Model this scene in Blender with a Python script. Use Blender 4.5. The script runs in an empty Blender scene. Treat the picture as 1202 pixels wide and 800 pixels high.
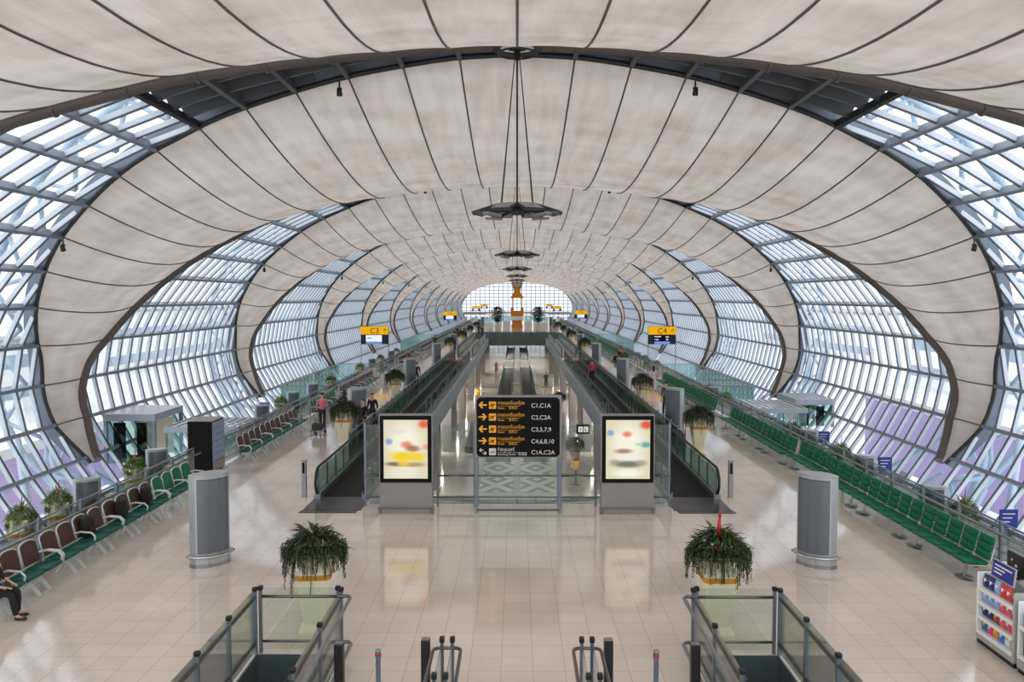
import bpy, bmesh, math, random
from mathutils import Vector, Matrix
random.seed(7)
SC = bpy.context.scene
COL = SC.collection
PI = math.pi
F_PX, IMG_W, IMG_H = 1000.0, 1202, 800

# ------------------------------------------------------------------ helpers
def lin(c):
    c = c / 255.0
    return c / 12.92 if c <= 0.04045 else ((c + 0.055) / 1.055) ** 2.4
def rgb(r, g, b):
    return (lin(r), lin(g), lin(b), 1.0)

class MB:
    """collects shapes, links them as ONE mesh object"""
    def __init__(self):
        self.v, self.f, self.uv = [], [], {}
    def add(self, vs, fs, M=None):
        o = len(self.v)
        if M is not None:
            vs = [tuple(M @ Vector(p)) for p in vs]
        self.v.extend([tuple(p) for p in vs])
        self.f.extend([tuple(i + o for i in f) for f in fs])
        return self
    def box(self, x0, x1, y0, y1, z0, z1, M=None):
        vs = [(x0,y0,z0),(x1,y0,z0),(x1,y1,z0),(x0,y1,z0),(x0,y0,z1),(x1,y0,z1),(x1,y1,z1),(x0,y1,z1)]
        fs = [(3,2,1,0),(4,5,6,7),(0,1,5,4),(1,2,6,5),(2,3,7,6),(3,0,4,7)]
        return self.add(vs, fs, M)
    def rbox(self, x0, x1, y0, y1, z0, z1, r=0.01, seg=2, M=None):
        bm = bmesh.new()
        bmesh.ops.create_cube(bm, size=1.0)
        for v in bm.verts:
            v.co = Vector(((x0+x1)/2 + v.co.x*(x1-x0), (y0+y1)/2 + v.co.y*(y1-y0), (z0+z1)/2 + v.co.z*(z1-z0)))
        bmesh.ops.bevel(bm, geom=list(bm.edges), offset=r, segments=seg, affect='EDGES', profile=0.5)
        bm.verts.index_update()
        vs = [tuple(v.co) for v in bm.verts]
        fs = [tuple(v.index for v in f.verts) for f in bm.faces]
        bm.free()
        return self.add(vs, fs, M)
    def prism(self, poly, z0, z1, M=None):
        n = len(poly)
        vs = [(x, y, z0) for x, y in poly] + [(x, y, z1) for x, y in poly]
        fs = [tuple(range(n-1, -1, -1)), tuple(range(n, 2*n))] + [(i, (i+1) % n, n+(i+1) % n, n+i) for i in range(n)]
        return self.add(vs, fs, M)
    def lathe(self, prof, n=24, M=None, square=False, sx=1, sy=1):
        vs, fs = [], []
        for r, z in prof:
            for i in range(n):
                a = 2*PI*i/n
                vs.append((r*math.cos(a)*sx, r*math.sin(a)*sy, z))
        m = len(prof)
        for j in range(m-1):
            for i in range(n):
                k = (i+1) % n
                fs.append((j*n+i, j*n+k, (j+1)*n+k, (j+1)*n+i))
        fs.append(tuple(range(n-1, -1, -1)))
        fs.append(tuple((m-1)*n+i for i in range(n)))
        return self.add(vs, fs, M)
    def rings(self, rings, cap=True, M=None):
        n = len(rings[0]); vs = [p for r in rings for p in r]; fs = []
        for j in range(len(rings)-1):
            for i in range(n):
                k = (i+1) % n
                fs.append((j*n+i, j*n+k, (j+1)*n+k, (j+1)*n+i))
        if cap:
            fs.append(tuple(range(n-1, -1, -1)))
            fs.append(tuple((len(rings)-1)*n+i for i in range(n)))
        return self.add(vs, fs, M)
    def tube(self, pts, r, n=8, r1=None, closed=False, M=None):
        pts = [Vector(p) for p in pts]
        if len(pts) < 2: return self
        rr = []
        up = None
        N = len(pts)
        for i, p in enumerate(pts):
            a = pts[i-1] if i > 0 else (pts[-1] if closed else pts[0])
            b = pts[i+1] if i < N-1 else (pts[0] if closed else pts[-1])
            t = (b-a).normalized()
            if up is None:
                up = Vector((0,0,1)) if abs(t.z) < 0.9 else Vector((1,0,0))
            s = t.cross(up).normalized(); u = s.cross(t).normalized(); up = u
            q = r if r1 is None else r + (r1-r)*i/(N-1)
            rr.append([tuple(p + s*q*math.cos(2*PI*k/n) + u*q*math.sin(2*PI*k/n)) for k in range(n)])
        if closed: rr.append(rr[0])
        return self.rings(rr, cap=not closed, M=M)
    def build(self, name, mat, parent=None, smooth=False, bevel=0, auto=False):
        me = bpy.data.meshes.new(name)
        me.from_pydata(self.v, [], self.f)
        me.validate()
        if mat is not None: me.materials.append(mat)
        if smooth:
            me.polygons.foreach_set('use_smooth', [True]*len(me.polygons))
            if auto:
                try: me.set_sharp_from_angle(angle=math.radians(40))
                except Exception: pass
        me.update()
        o = bpy.data.objects.new(name, me)
        COL.objects.link(o)
        if parent is not None: o.parent = parent
        if bevel:
            b = o.modifiers.new('Bevel', 'BEVEL'); b.width = bevel; b.segments = 2; b.limit_method = 'ANGLE'
        return o

def tag(o, label=None, cat=None, group=None, kind=None):
    if label: o['label'] = label
    if cat: o['category'] = cat
    if group: o['group'] = group
    if kind: o['kind'] = kind
    return o
def empty(name, loc=(0,0,0), rz=0, label=None, cat=None, group=None):
    o = bpy.data.objects.new(name, None); o.empty_display_size = .2
    COL.objects.link(o); o.location = loc; o.rotation_euler = (0,0,rz)
    return tag(o, label, cat, group)
def copy_tree(o, loc=None, rz=None, label=None, group=None, parent=None):
    c = o.copy(); COL.objects.link(c); c.parent = parent
    if loc is not None: c.location = loc
    if rz is not None: c.rotation_euler = (0,0,rz)
    if label: c['label'] = label
    if group: c['group'] = group
    for ch in KIDS(o): copy_tree(ch, parent=c)
    return c
def KIDS(o):
    return [x for x in list(o.children)]
ORD = ['first','second','third','fourth','fifth','sixth','seventh','eighth','ninth','tenth','eleventh','twelfth','thirteenth','fourteenth','fifteenth','sixteenth',
       'seventeenth','eighteenth','nineteenth','twentieth','twenty-first','twenty-second','twenty-third','twenty-fourth','twenty-fifth','twenty-sixth','twenty-seventh',
       'twenty-eighth','twenty-ninth','thirtieth','thirty-first','thirty-second','thirty-third','thirty-fourth','thirty-fifth','thirty-sixth','thirty-seventh','thirty-eighth',
       'thirty-ninth','fortieth','forty-first','forty-second','forty-third','forty-fourth','forty-fifth','forty-sixth','forty-seventh','forty-eighth','forty-ninth','fiftieth',
       'fifty-first','fifty-second','fifty-third','fifty-fourth','fifty-fifth','fifty-sixth','fifty-seventh','fifty-eighth','fifty-ninth','sixtieth']

# ------------------------------------------------------------------ materials
MATS = {}
def new_mat(name):
    m = bpy.data.materials.new(name); m.use_nodes = True
    nt = m.node_tree; nt.nodes.clear()
    out = nt.nodes.new('ShaderNodeOutputMaterial')
    return m, nt, out
def N(nt, t, **kw):
    n = nt.nodes.new(t)
    for k, v in kw.items():
        if k in n.inputs: n.inputs[k].default_value = v
        else: setattr(n, k, v)
    return n
def simple(name, col, rough=.5, metal=0, var=0.06, scale=6, spec=.5, coat=0, bump=0):
    m, nt, out = new_mat(name)
    p = N(nt, 'ShaderNodeBsdfPrincipled'); nt.links.new(p.outputs[0], out.inputs[0])
    p.inputs['Roughness'].default_value = rough; p.inputs['Metallic'].default_value = metal
    p.inputs['Specular IOR Level'].default_value = spec
    if coat: p.inputs['Coat Weight'].default_value = coat
    tc = N(nt, 'ShaderNodeTexCoord')
    no = N(nt, 'ShaderNodeTexNoise'); no.inputs['Scale'].default_value = scale; no.inputs['Detail'].default_value = 3
    nt.links.new(tc.outputs['Object'], no.inputs['Vector'])
    mx = N(nt, 'ShaderNodeMix', data_type='RGBA')
    mx.inputs[6].default_value = tuple(max(0, c*(1-var)) for c in col[:3]) + (1,)
    mx.inputs[7].default_value = tuple(min(1, c*(1+var)) for c in col[:3]) + (1,)
    nt.links.new(no.outputs['Fac'], mx.inputs[0]); nt.links.new(mx.outputs[2], p.inputs['Base Color'])
    if bump:
        b = N(nt, 'ShaderNodeBump'); b.inputs['Strength'].default_value = bump; b.inputs['Distance'].default_value = .01
        nt.links.new(no.outputs['Fac'], b.inputs['Height']); nt.links.new(b.outputs[0], p.inputs['Normal'])
    MATS[name] = m
    return m
def glass(name, tint, refl=.5, haze=0.0, hcol=(.8,.9,.9,1), rough=.02):
    m, nt, out = new_mat(name)
    t = N(nt, 'ShaderNodeBsdfTransparent'); t.inputs[0].default_value = tint
    g = N(nt, 'ShaderNodeBsdfGlossy'); g.inputs['Roughness'].default_value = rough; g.inputs[0].default_value = (1,1,1,1)
    fr = N(nt, 'ShaderNodeFresnel'); fr.inputs[0].default_value = 1.5
    mul = N(nt, 'ShaderNodeMath', operation='MULTIPLY'); mul.inputs[1].default_value = refl
    nt.links.new(fr.outputs[0], mul.inputs[0])
    mix = N(nt, 'ShaderNodeMixShader'); nt.links.new(mul.outputs[0], mix.inputs[0])
    last = t.outputs[0]
    if haze:
        d = N(nt, 'ShaderNodeBsdfDiffuse'); d.inputs[0].default_value = hcol
        m2 = N(nt, 'ShaderNodeMixShader'); m2.inputs[0].default_value = haze
        nt.links.new(t.outputs[0], m2.inputs[1]); nt.links.new(d.outputs[0], m2.inputs[2]); last = m2.outputs[0]
    nt.links.new(last, mix.inputs[1]); nt.links.new(g.outputs[0], mix.inputs[2])
    nt.links.new(mix.outputs[0], out.inputs[0]); MATS[name] = m
    return m
def emit(name, col, s=1.0):
    m, nt, out = new_mat(name)
    e = N(nt, 'ShaderNodeEmission'); e.inputs[0].default_value = col; e.inputs[1].default_value = s
    nt.links.new(e.outputs[0], out.inputs[0]); MATS[name] = m
    return m

def fabric_material():
    m, nt, out = new_mat('membrane_fabric')
    uv = N(nt, 'ShaderNodeUVMap'); uv.uv_map = 'UVMap'
    ob = N(nt, 'ShaderNodeObjectInfo')
    add = N(nt, 'ShaderNodeVectorMath', operation='ADD')
    cmb = N(nt, 'ShaderNodeCombineXYZ')
    rm = N(nt, 'ShaderNodeMath', operation='MULTIPLY'); rm.inputs[1].default_value = 40
    nt.links.new(ob.outputs['Random'], rm.inputs[0]); nt.links.new(rm.outputs[0], cmb.inputs[2])
    nt.links.new(uv.outputs[0], add.inputs[0]); nt.links.new(cmb.outputs[0], add.inputs[1])
    n1 = N(nt, 'ShaderNodeTexNoise'); n1.inputs['Scale'].default_value = .35; n1.inputs['Detail'].default_value = 5; n1.inputs['Roughness'].default_value = .62
    nt.links.new(add.outputs[0], n1.inputs['Vector'])
    st = N(nt, 'ShaderNodeMapping'); st.inputs['Scale'].default_value = (2.2, .35, 1)
    nt.links.new(add.outputs[0], st.inputs[0])
    n2 = N(nt, 'ShaderNodeTexNoise'); n2.inputs['Scale'].default_value = 1.0; n2.inputs['Detail'].default_value = 3
    nt.links.new(st.outputs[0], n2.inputs['Vector'])
    st3 = N(nt, 'ShaderNodeMapping'); st3.inputs['Scale'].default_value = (.35, .9, 1)
    nt.links.new(add.outputs[0], st3.inputs[0])
    n3 = N(nt, 'ShaderNodeTexNoise'); n3.inputs['Scale'].default_value = .9; n3.inputs['Detail'].default_value = 1.5
    nt.links.new(st3.outputs[0], n3.inputs['Vector'])
    a1 = N(nt, 'ShaderNodeMath', operation='ADD'); nt.links.new(n1.outputs[0], a1.inputs[0]); nt.links.new(n2.outputs[0], a1.inputs[1])
    a2 = N(nt, 'ShaderNodeMath', operation='ADD'); nt.links.new(a1.outputs[0], a2.inputs[0]); nt.links.new(n3.outputs[0], a2.inputs[1])
    mr = N(nt, 'ShaderNodeMapRange'); mr.inputs['From Min'].default_value = 1.15; mr.inputs['From Max'].default_value = 1.75
    nt.links.new(a2.outputs[0], mr.inputs[0])
    mx = N(nt, 'ShaderNodeMix', data_type='RGBA')
    mx.inputs[6].default_value = rgb(176,164,154); mx.inputs[7].default_value = rgb(200,190,182)
    nt.links.new(mr.outputs[0], mx.inputs[0])
    br = N(nt, 'ShaderNodeTexBrick'); br.offset = 0; br.inputs['Scale'].default_value = 1; br.inputs['Brick Width'].default_value = .48; br.inputs['Row Height'].default_value = .78
    br.inputs['Mortar Size'].default_value = .022; br.inputs['Mortar Smooth'].default_value = 1.0
    br.inputs['Color1'].default_value = (1,1,1,1); br.inputs['Color2'].default_value = (1,1,1,1); br.inputs['Mortar'].default_value = (.9,.88,.87,1)  # faint grid of scaffold shadows painted into the fabric colour
    nt.links.new(uv.outputs[0], br.inputs[0])
    n4 = N(nt, 'ShaderNodeTexNoise'); n4.inputs['Scale'].default_value = .22; nt.links.new(add.outputs[0], n4.inputs[0])
    m4 = N(nt, 'ShaderNodeMapRange'); m4.inputs[1].default_value = .46; m4.inputs[2].default_value = .62; nt.links.new(n4.outputs[0], m4.inputs[0])
    mm = N(nt, 'ShaderNodeMix', data_type='RGBA', blend_type='MULTIPLY'); nt.links.new(m4.outputs[0], mm.inputs[0]); nt.links.new(mx.outputs[2], mm.inputs[6]); nt.links.new(br.outputs[0], mm.inputs[7])
    mx = mm
    d = N(nt, 'ShaderNodeBsdfDiffuse'); t = N(nt, 'ShaderNodeBsdfTranslucent')
    nt.links.new(mx.outputs[2], d.inputs[0]); nt.links.new(mx.outputs[2], t.inputs[0])
    ms = N(nt, 'ShaderNodeMixShader'); ms.inputs[0].default_value = FABRIC_T
    nt.links.new(d.outputs[0], ms.inputs[1]); nt.links.new(t.outputs[0], ms.inputs[2]); nt.links.new(ms.outputs[0], out.inputs[0])
    return m
def tile_material(name, c1, c2, mortar, tile, rough, ms=.006, spec=.5):
    m, nt, out = new_mat(name)
    tc = N(nt, 'ShaderNodeTexCoord')
    mp = N(nt, 'ShaderNodeMapping'); mp.inputs['Location'].default_value = (tile*.5, 0, 0)
    nt.links.new(tc.outputs['Object'], mp.inputs[0])
    b = N(nt, 'ShaderNodeTexBrick'); b.offset = 0; b.squash = 1
    b.inputs['Scale'].default_value = 1; b.inputs['Brick Width'].default_value = tile; b.inputs['Row Height'].default_value = tile
    b.inputs['Mortar Size'].default_value = ms; b.inputs['Mortar Smooth'].default_value = .3
    b.inputs['Color1'].default_value = c1; b.inputs['Color2'].default_value = c2; b.inputs['Mortar'].default_value = mortar
    nt.links.new(mp.outputs[0], b.inputs[0])
    no = N(nt, 'ShaderNodeTexNoise'); no.inputs['Scale'].default_value = .45; no.inputs['Detail'].default_value = 5
    nt.links.new(tc.outputs['Object'], no.inputs[0])
    mr = N(nt, 'ShaderNodeMapRange'); mr.inputs['From Min'].default_value = .3; mr.inputs['From Max'].default_value = .7; mr.inputs['To Min'].default_value = .9; mr.inputs['To Max'].default_value = 1.06
    nt.links.new(no.outputs[0], mr.inputs[0])
    vm = N(nt, 'ShaderNodeVectorMath', operation='SCALE'); nt.links.new(b.outputs[0], vm.inputs[0]); nt.links.new(mr.outputs[0], vm.inputs['Scale'])
    p = N(nt, 'ShaderNodeBsdfPrincipled'); nt.links.new(vm.outputs[0], p.inputs['Base Color'])
    r2 = N(nt, 'ShaderNodeMapRange'); r2.inputs['To Min'].default_value = rough*.7; r2.inputs['To Max'].default_value = rough*1.4
    nt.links.new(no.outputs[0], r2.inputs[0]); nt.links.new(r2.outputs[0], p.inputs['Roughness'])
    p.inputs['Specular IOR Level'].default_value = spec
    nt.links.new(p.outputs[0], out.inputs[0])
    return m

FABRIC_T = .4
M_FAB = fabric_material()
M_SEAM = simple('seam_cable', rgb(88,80,74), .6)
M_CHORD = simple('brown_steel', rgb(98,88,84), .45, .2, .15, 2)
M_CHORD2 = simple('dark_edge_steel', rgb(52,50,50), .5, .2)
M_DARK = simple('dark_louvre', rgb(26,26,27), .6, 0, .2, 1.5)
M_DARK2 = simple('dark_purlin', rgb(92,92,93), .5, .2)
M_FIN = simple('aluminium_fin', rgb(216,222,229), .45, .0, .1, .8)
M_NOSE = simple('fin_gasket', rgb(92,98,106), .5)
M_TRAN = simple('transom_steel', rgb(122,130,140), .4, .3, .1, 1)
M_BRACE = simple('outer_brace_steel', rgb(178,198,216), .45, .1)
M_PANE = glass('facade_glass', (.95,.98,1,1), .22)
M_ENDGL = glass('end_glass', (.66,.675,.685,1), .3)
M_FLOOR = tile_material('floor_tile', rgb(222,208,196), rgb(215,201,188), rgb(182,166,152), .516, .075, spec=.75)
M_LFLOOR = tile_material('lower_floor_tile', rgb(186,178,164), rgb(178,170,156), rgb(140,134,124), 1.2, .09)
M_HFLOOR = tile_material('hold_floor_tile', rgb(190,200,202), rgb(182,192,194), rgb(150,160,160), 1.0, .2)
M_GLS = glass('railing_glass', (.91,.957,.94,1), .8)
M_GLSD = glass('walkway_glass', (.64,.77,.725,1), .5)
M_BELT_GLARE = simple('glare_grey_belt', rgb(150,152,154), .3, .3)  # far belt coloured pale to imitate sky glare on it
M_GEDGE = simple('green_edge_glint', rgb(72,102,94), .3)  # panel edge colour that doubles as painted glints
M_TEAL = glass('teal_glass', (.86,.955,.945,1), .9, .09, rgb(140,215,205))
M_STEEL = simple('brushed_steel', rgb(150,152,155), .3, .85, .08, 12)
M_STEELD = simple('dark_steel_tube', rgb(118,112,108), .3, .85, .08, 12)
M_POST = simple('post_steel', rgb(124,132,142), .35, .6)
M_BLACK = simple('black_plastic', rgb(14,14,15), .45)
M_RUB = simple('black_rubber', rgb(20,20,22), .55)
M_BELT = simple('walkway_belt', rgb(20,22,22), .6, 0, .2, 20, spec=.2)
M_PLATE = simple('landing_plate', rgb(64,64,66), .3, .5, .15, 10)
M_GREEN = simple('green_vinyl', rgb(0,104,68), .42, 0, .1, 4, spec=.22)
M_GREEN2 = simple('teal_vinyl', rgb(6,84,74), .42, 0, .12, 4, spec=.25)
M_BROWN = simple('brown_leather', rgb(70,41,27), .5, 0, .15, 4)
M_ALU = simple('cast_aluminium', rgb(206,208,206), .35, .4)
M_CREAM = simple('cream_fibreglass', rgb(226,218,188), .45, 0, .05, 3)
M_GOLD = simple('gold_band', rgb(204,140,30), .5, 0, .35, 30)
M_WOOD = simple('pot_rim', rgb(150,112,74), .5)
M_SOIL = simple('soil', rgb(50,38,28), .9)
M_GRILLE = simple('perforated_grille', rgb(94,97,100), .45, .6, .12, 60)
M_TOWER = simple('tower_aluminium', rgb(172,175,178), .35, .5)
M_CHROME = simple('chrome', rgb(190,190,192), .12, 1)
M_GREYP = simple('grey_panel', rgb(142,138,136), .5, .1, .05, 5)
M_WHITE = simple('white_laminate', rgb(232,232,230), .4)
M_CONC = simple('slab_concrete', rgb(150,150,148), .7)
M_BEAM = simple('blue_grey_beam', rgb(152,166,176), .45, .2, .04, 1)
M_LWALL = simple('lower_wall_panel', rgb(176,164,154), .5, 0, .08, 1)
M_YEL = simple('sign_yellow', rgb(244,188,24), .4)
M_YELE = emit('sign_yellow_lit', rgb(246,182,20), .44)
M_WHE = emit('sign_white_lit', rgb(238,238,232), .45)
M_BLUE = simple('sign_blue', rgb(28,44,140), .4)
M_NAVY = simple('navy_panel', rgb(14,20,40), .4)
M_INK = simple('sign_black', rgb(9,9,10), .6, spec=.15)
M_DTXT = simple('dark_lettering', rgb(40,30,8), .5)
M_SKIN = simple('skin', rgb(196,148,120), .5)
M_HAIR = simple('black_hair', rgb(22,18,16), .6)
M_ROOF = simple('kiosk_roof_metal', rgb(178,184,192), .35, .5)
M_APRON = simple('apron_concrete', rgb(205,210,215), .8, 0, .12, .05)
M_PURPLE = simple('purple_panel', rgb(186,166,214), .5, 0, .05, .3)
M_PINK = simple('pink_panel', rgb(236,176,186), .5)

def leaf_material(name, c1, c2):
    m, nt, out = new_mat(name)
    g = N(nt, 'ShaderNodeNewGeometry')
    mx = N(nt, 'ShaderNodeMix', data_type='RGBA'); mx.inputs[6].default_value = c1; mx.inputs[7].default_value = c2
    nt.links.new(g.outputs['Random Per Island'], mx.inputs[0])
    p = N(nt, 'ShaderNodeBsdfPrincipled'); nt.links.new(mx.outputs[2], p.inputs['Base Color']); p.inputs['Roughness'].default_value = .55
    nt.links.new(p.outputs[0], out.inputs[0]); return m
M_LEAF = leaf_material('fern_leaf', rgb(12,26,9), rgb(56,74,24))
M_LEAF2 = leaf_material('tree_leaf', rgb(12,26,14), rgb(36,56,30))
M_LEAF3 = leaf_material('light_fern_leaf', rgb(40,70,24), rgb(110,140,60))
M_RED = simple('bromeliad_red', rgb(176,30,44), .5)

# ------------------------------------------------------------------ concourse section
PROF = [(0,14.05),(1.4,14.01),(2.8,13.9),(5.65,13.5),(8.2,12.95),(10.3,12.4),(12,11.8),(13.9,11.05),(15.6,10.15),(17.4,8.95),(18.7,7.9),(19.75,6.8),
        (20.8,5.4),(21.6,3.7),(21.9,1.9),(21.55,.2),(20.6,-1.6),(19.5,-3.2),(18.3,-4.6),(17.0,-5.8)]
def _dense():
    P = [(-PROF[1][0], PROF[1][1])] + PROF + [(2*PROF[-1][0]-PROF[-2][0], 2*PROF[-1][1]-PROF[-2][1])]
    out = []
    for i in range(1, len(P)-2):
        p0, p1, p2, p3 = P[i-1], P[i], P[i+1], P[i+2]
        for k in range(12):
            t = k/12
            out.append(tuple(.5*((2*p1[j]) + (-p0[j]+p2[j])*t + (2*p0[j]-5*p1[j]+4*p2[j]-p3[j])*t*t + (-p0[j]+3*p1[j]-3*p2[j]+p3[j])*t**3) for j in (0,1)))
    out.append(PROF[-1])
    return out
DEN = _dense(); ARC = [0.0]
for a, b in zip(DEN, DEN[1:]): ARC.append(ARC[-1] + math.hypot(b[0]-a[0], b[1]-a[1]))
S_MAX = ARC[-1]
import bisect
def prof(s):
    sg = 1 if s >= 0 else -1
    s = min(abs(s), S_MAX-1e-6)
    i = max(0, min(len(ARC)-2, bisect.bisect_right(ARC, s)-1))
    t = (s-ARC[i])/max(1e-9, ARC[i+1]-ARC[i])
    a, b = DEN[i], DEN[i+1]
    x, z = a[0]+(b[0]-a[0])*t, a[1]+(b[1]-a[1])*t
    j0, j1 = max(0, i-3), min(len(DEN)-1, i+4)
    tx, tz = DEN[j1][0]-DEN[j0][0], DEN[j1][1]-DEN[j0][1]
    if s < .4: tx, tz = 1, 0
    l = math.hypot(tx, tz); tx /= l; tz /= l
    nx, nz = -tz, tx          # outward
    return sg*x, z, sg*nx, nz
def surf(s, y, off=0):
    x, z, nx, nz = prof(s)
    return (x+nx*off, y, z+nz*off)
SEAM = 1.93
BAY = 27.0
C0 = 40.6
def halfw(s):
    z = prof(s)[1]
    if z > 3: return 1.6 + (z-3)*.9136
    if z > 0: return 1.25 + .35*z/3
    return max(.12, 1.25 + z*.62)
def halff(s):
    z = prof(s)[1]
    e = 0 if z < 1 else 1.3*(z-1)/3 if z < 4 else 1.3 if z < 12.5 else 1.3+.75*(z-12.5)/1.55
    return halfw(s) + e
def sag(s):
    w = (halfw(s)+halff(s))/2
    return 2.35*(w/12.6)**1.6 + .05
S_FAB = next(ARC[i] for i in range(len(DEN)) if DEN[i][0] > 15 and DEN[i][1] < -1.75)   # the membrane tip

def build_membrane():
    mb = MB(); uvs = []
    NP = int(S_FAB/SEAM); sv = []
    for k in range(-NP-1, NP+1):
        for q in range(6):
            s = (k+q/6)*SEAM
            if -S_FAB <= s <= S_FAB: sv.append(s)
    sv = [-S_FAB] + sv + [S_FAB]
    NU = 20
    for s in sv:
        x, z, nx, nz = prof(s); w = halfw(s); wf = halff(s); d = sag(s)
        fr = (s/SEAM) % 1.0
        sc = .05*math.sin(PI*fr)*min(1, w/4)
        for j in range(NU+1):
            u = j/NU
            e = 4*u*(1-u)
            off = -(d*e) + sc*e**.5
            mb.v.append((x+nx*off, u*(w+wf)-w, z+nz*off)); uvs.append((s, u*(w+wf)-w))
    n = NU+1
    for i in range(len(sv)-1):
        for j in range(NU):
            mb.f.append((i*n+j, i*n+j+1, (i+1)*n+j+1, (i+1)*n+j))
    o = mb.build('ceiling', M_FAB, smooth=True)
    me = o.data; ul = me.uv_layers.new(name='UVMap')
    for lp in me.loops: ul.data[lp.index].uv = uvs[lp.vertex_index]
    sm = MB()
    for k in range(-NP, NP+1):
        s = k*SEAM
        if abs(s) > S_FAB-.3: continue
        w = halfw(s); wf = halff(s); d = sag(s); pts = []
        for j in range(17):
            u = j/16
            pts.append(surf(s, u*(w+wf)-w, -(d*4*u*(1-u)) - .012))
        sm.tube(pts, .033, 5)
    sm.build('seam_cable', M_SEAM, o)
    # edge chords: a flanged brown box tube on the far edge, a slim dark one on the near edge
    for side, nm, mat, r in ((1, 'truss_chord', M_CHORD, .25), (-1, 'edge_chord', M_CHORD2, .09)):
        ch = MB(); pts = []
        ns = 90
        for i in range(ns+1):
            s = -S_FAB + 2*S_FAB*i/ns
            w = halff(s) if side > 0 else halfw(s)
            pts.append(surf(s, side*(w + r*.8), .0 if side > 0 else .02))
        ch.tube(pts, r, 10)
        if side > 0:
            for k in range(-NP, NP+1):
                s = k*SEAM; w = halff(s)
                a = surf(s-.05, (w+r*.8), 0); b = surf(s+.05, (w+r*.8), 0)
                ch.tube([a, b], r*1.16, 10)
                ch.tube([surf(s-.12, w, -.05), surf(s+.12, w, -.05)], r*.35, 6)
        ch.build(nm, mat, o, smooth=True, auto=True)
    fl = MB()
    for side in (-1, 1):
        n0 = len(fl.v); ns = 90
        for i in range(ns+1):
            s = -S_FAB + 2*S_FAB*i/ns; w = halff(s) if side > 0 else halfw(s)
            fl.v += [surf(s, side*(w+.02), -.02), surf(s, side*(w+.06), .62)]
        fl.f += [(n0+2*i, n0+2*i+1, n0+2*i+3, n0+2*i+2) for i in range(ns)]
    fl.build('edge_flange', M_TRAN, o)
    tag(o, kind='structure')
    return o

S_OPQ = 6*SEAM
def ghi(s): return BAY/2 - halfw(s)
def glo(s): return -(BAY/2 - halff(s))
def inside(s, y): return glo(s) < y < ghi(s)
def build_roof_gap():
    """the dark louvred strip between two membranes near the crown"""
    mb = MB(); ns = 48; vs = []
    for i in range(ns+1):
        s = (-S_OPQ + 2*S_OPQ*i/ns)*1.02; mb.v += [surf(s, glo(s)-.3, .75), surf(s, ghi(s)+.3, .75)]
    for i in range(ns): mb.f.append((2*i, 2*i+1, 2*i+3, 2*i+2))
    o = mb.build('ceiling_louvre', M_DARK); tag(o, kind='structure')
    pu = MB()
    for y in [j*1.25 for j in range(-5, 6)]:
        run = []
        for i in range(61):
            s = -S_OPQ + 2*S_OPQ*i/60
            if inside(s, y): run.append(s)
            else:
                if len(run) > 1: ribbon(pu, run, y, .075, .1, .62)
                run = []
        if len(run) > 1: ribbon(pu, run, y, .075, .1, .62)
    pu.build('purlin', M_DARK2, o)
    tr = MB()
    for k in range(-6, 7):
        transom(tr, k*SEAM)
    tr.build('transom', M_DARK2, o)
    return o
def ribbon(mb, ss, y, t, o0, o1, sgn=1):
    rings = []
    for s in ss:
        rings.append([surf(sgn*s, y-t, o0), surf(sgn*s, y+t, o0), surf(sgn*s, y+t, o1), surf(sgn*s, y-t, o1)])
    mb.rings(rings)
def transom(mb, s, hw=.075, o0=-.06, o1=.26):
    rings = []
    for y in (glo(s), ghi(s)):
        rings.append([surf(s-hw, y, o0), surf(s+hw, y, o0), surf(s+hw, y, o1), surf(s-hw, y, o1)])
    mb.rings(rings)
FINP = 1.25
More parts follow.
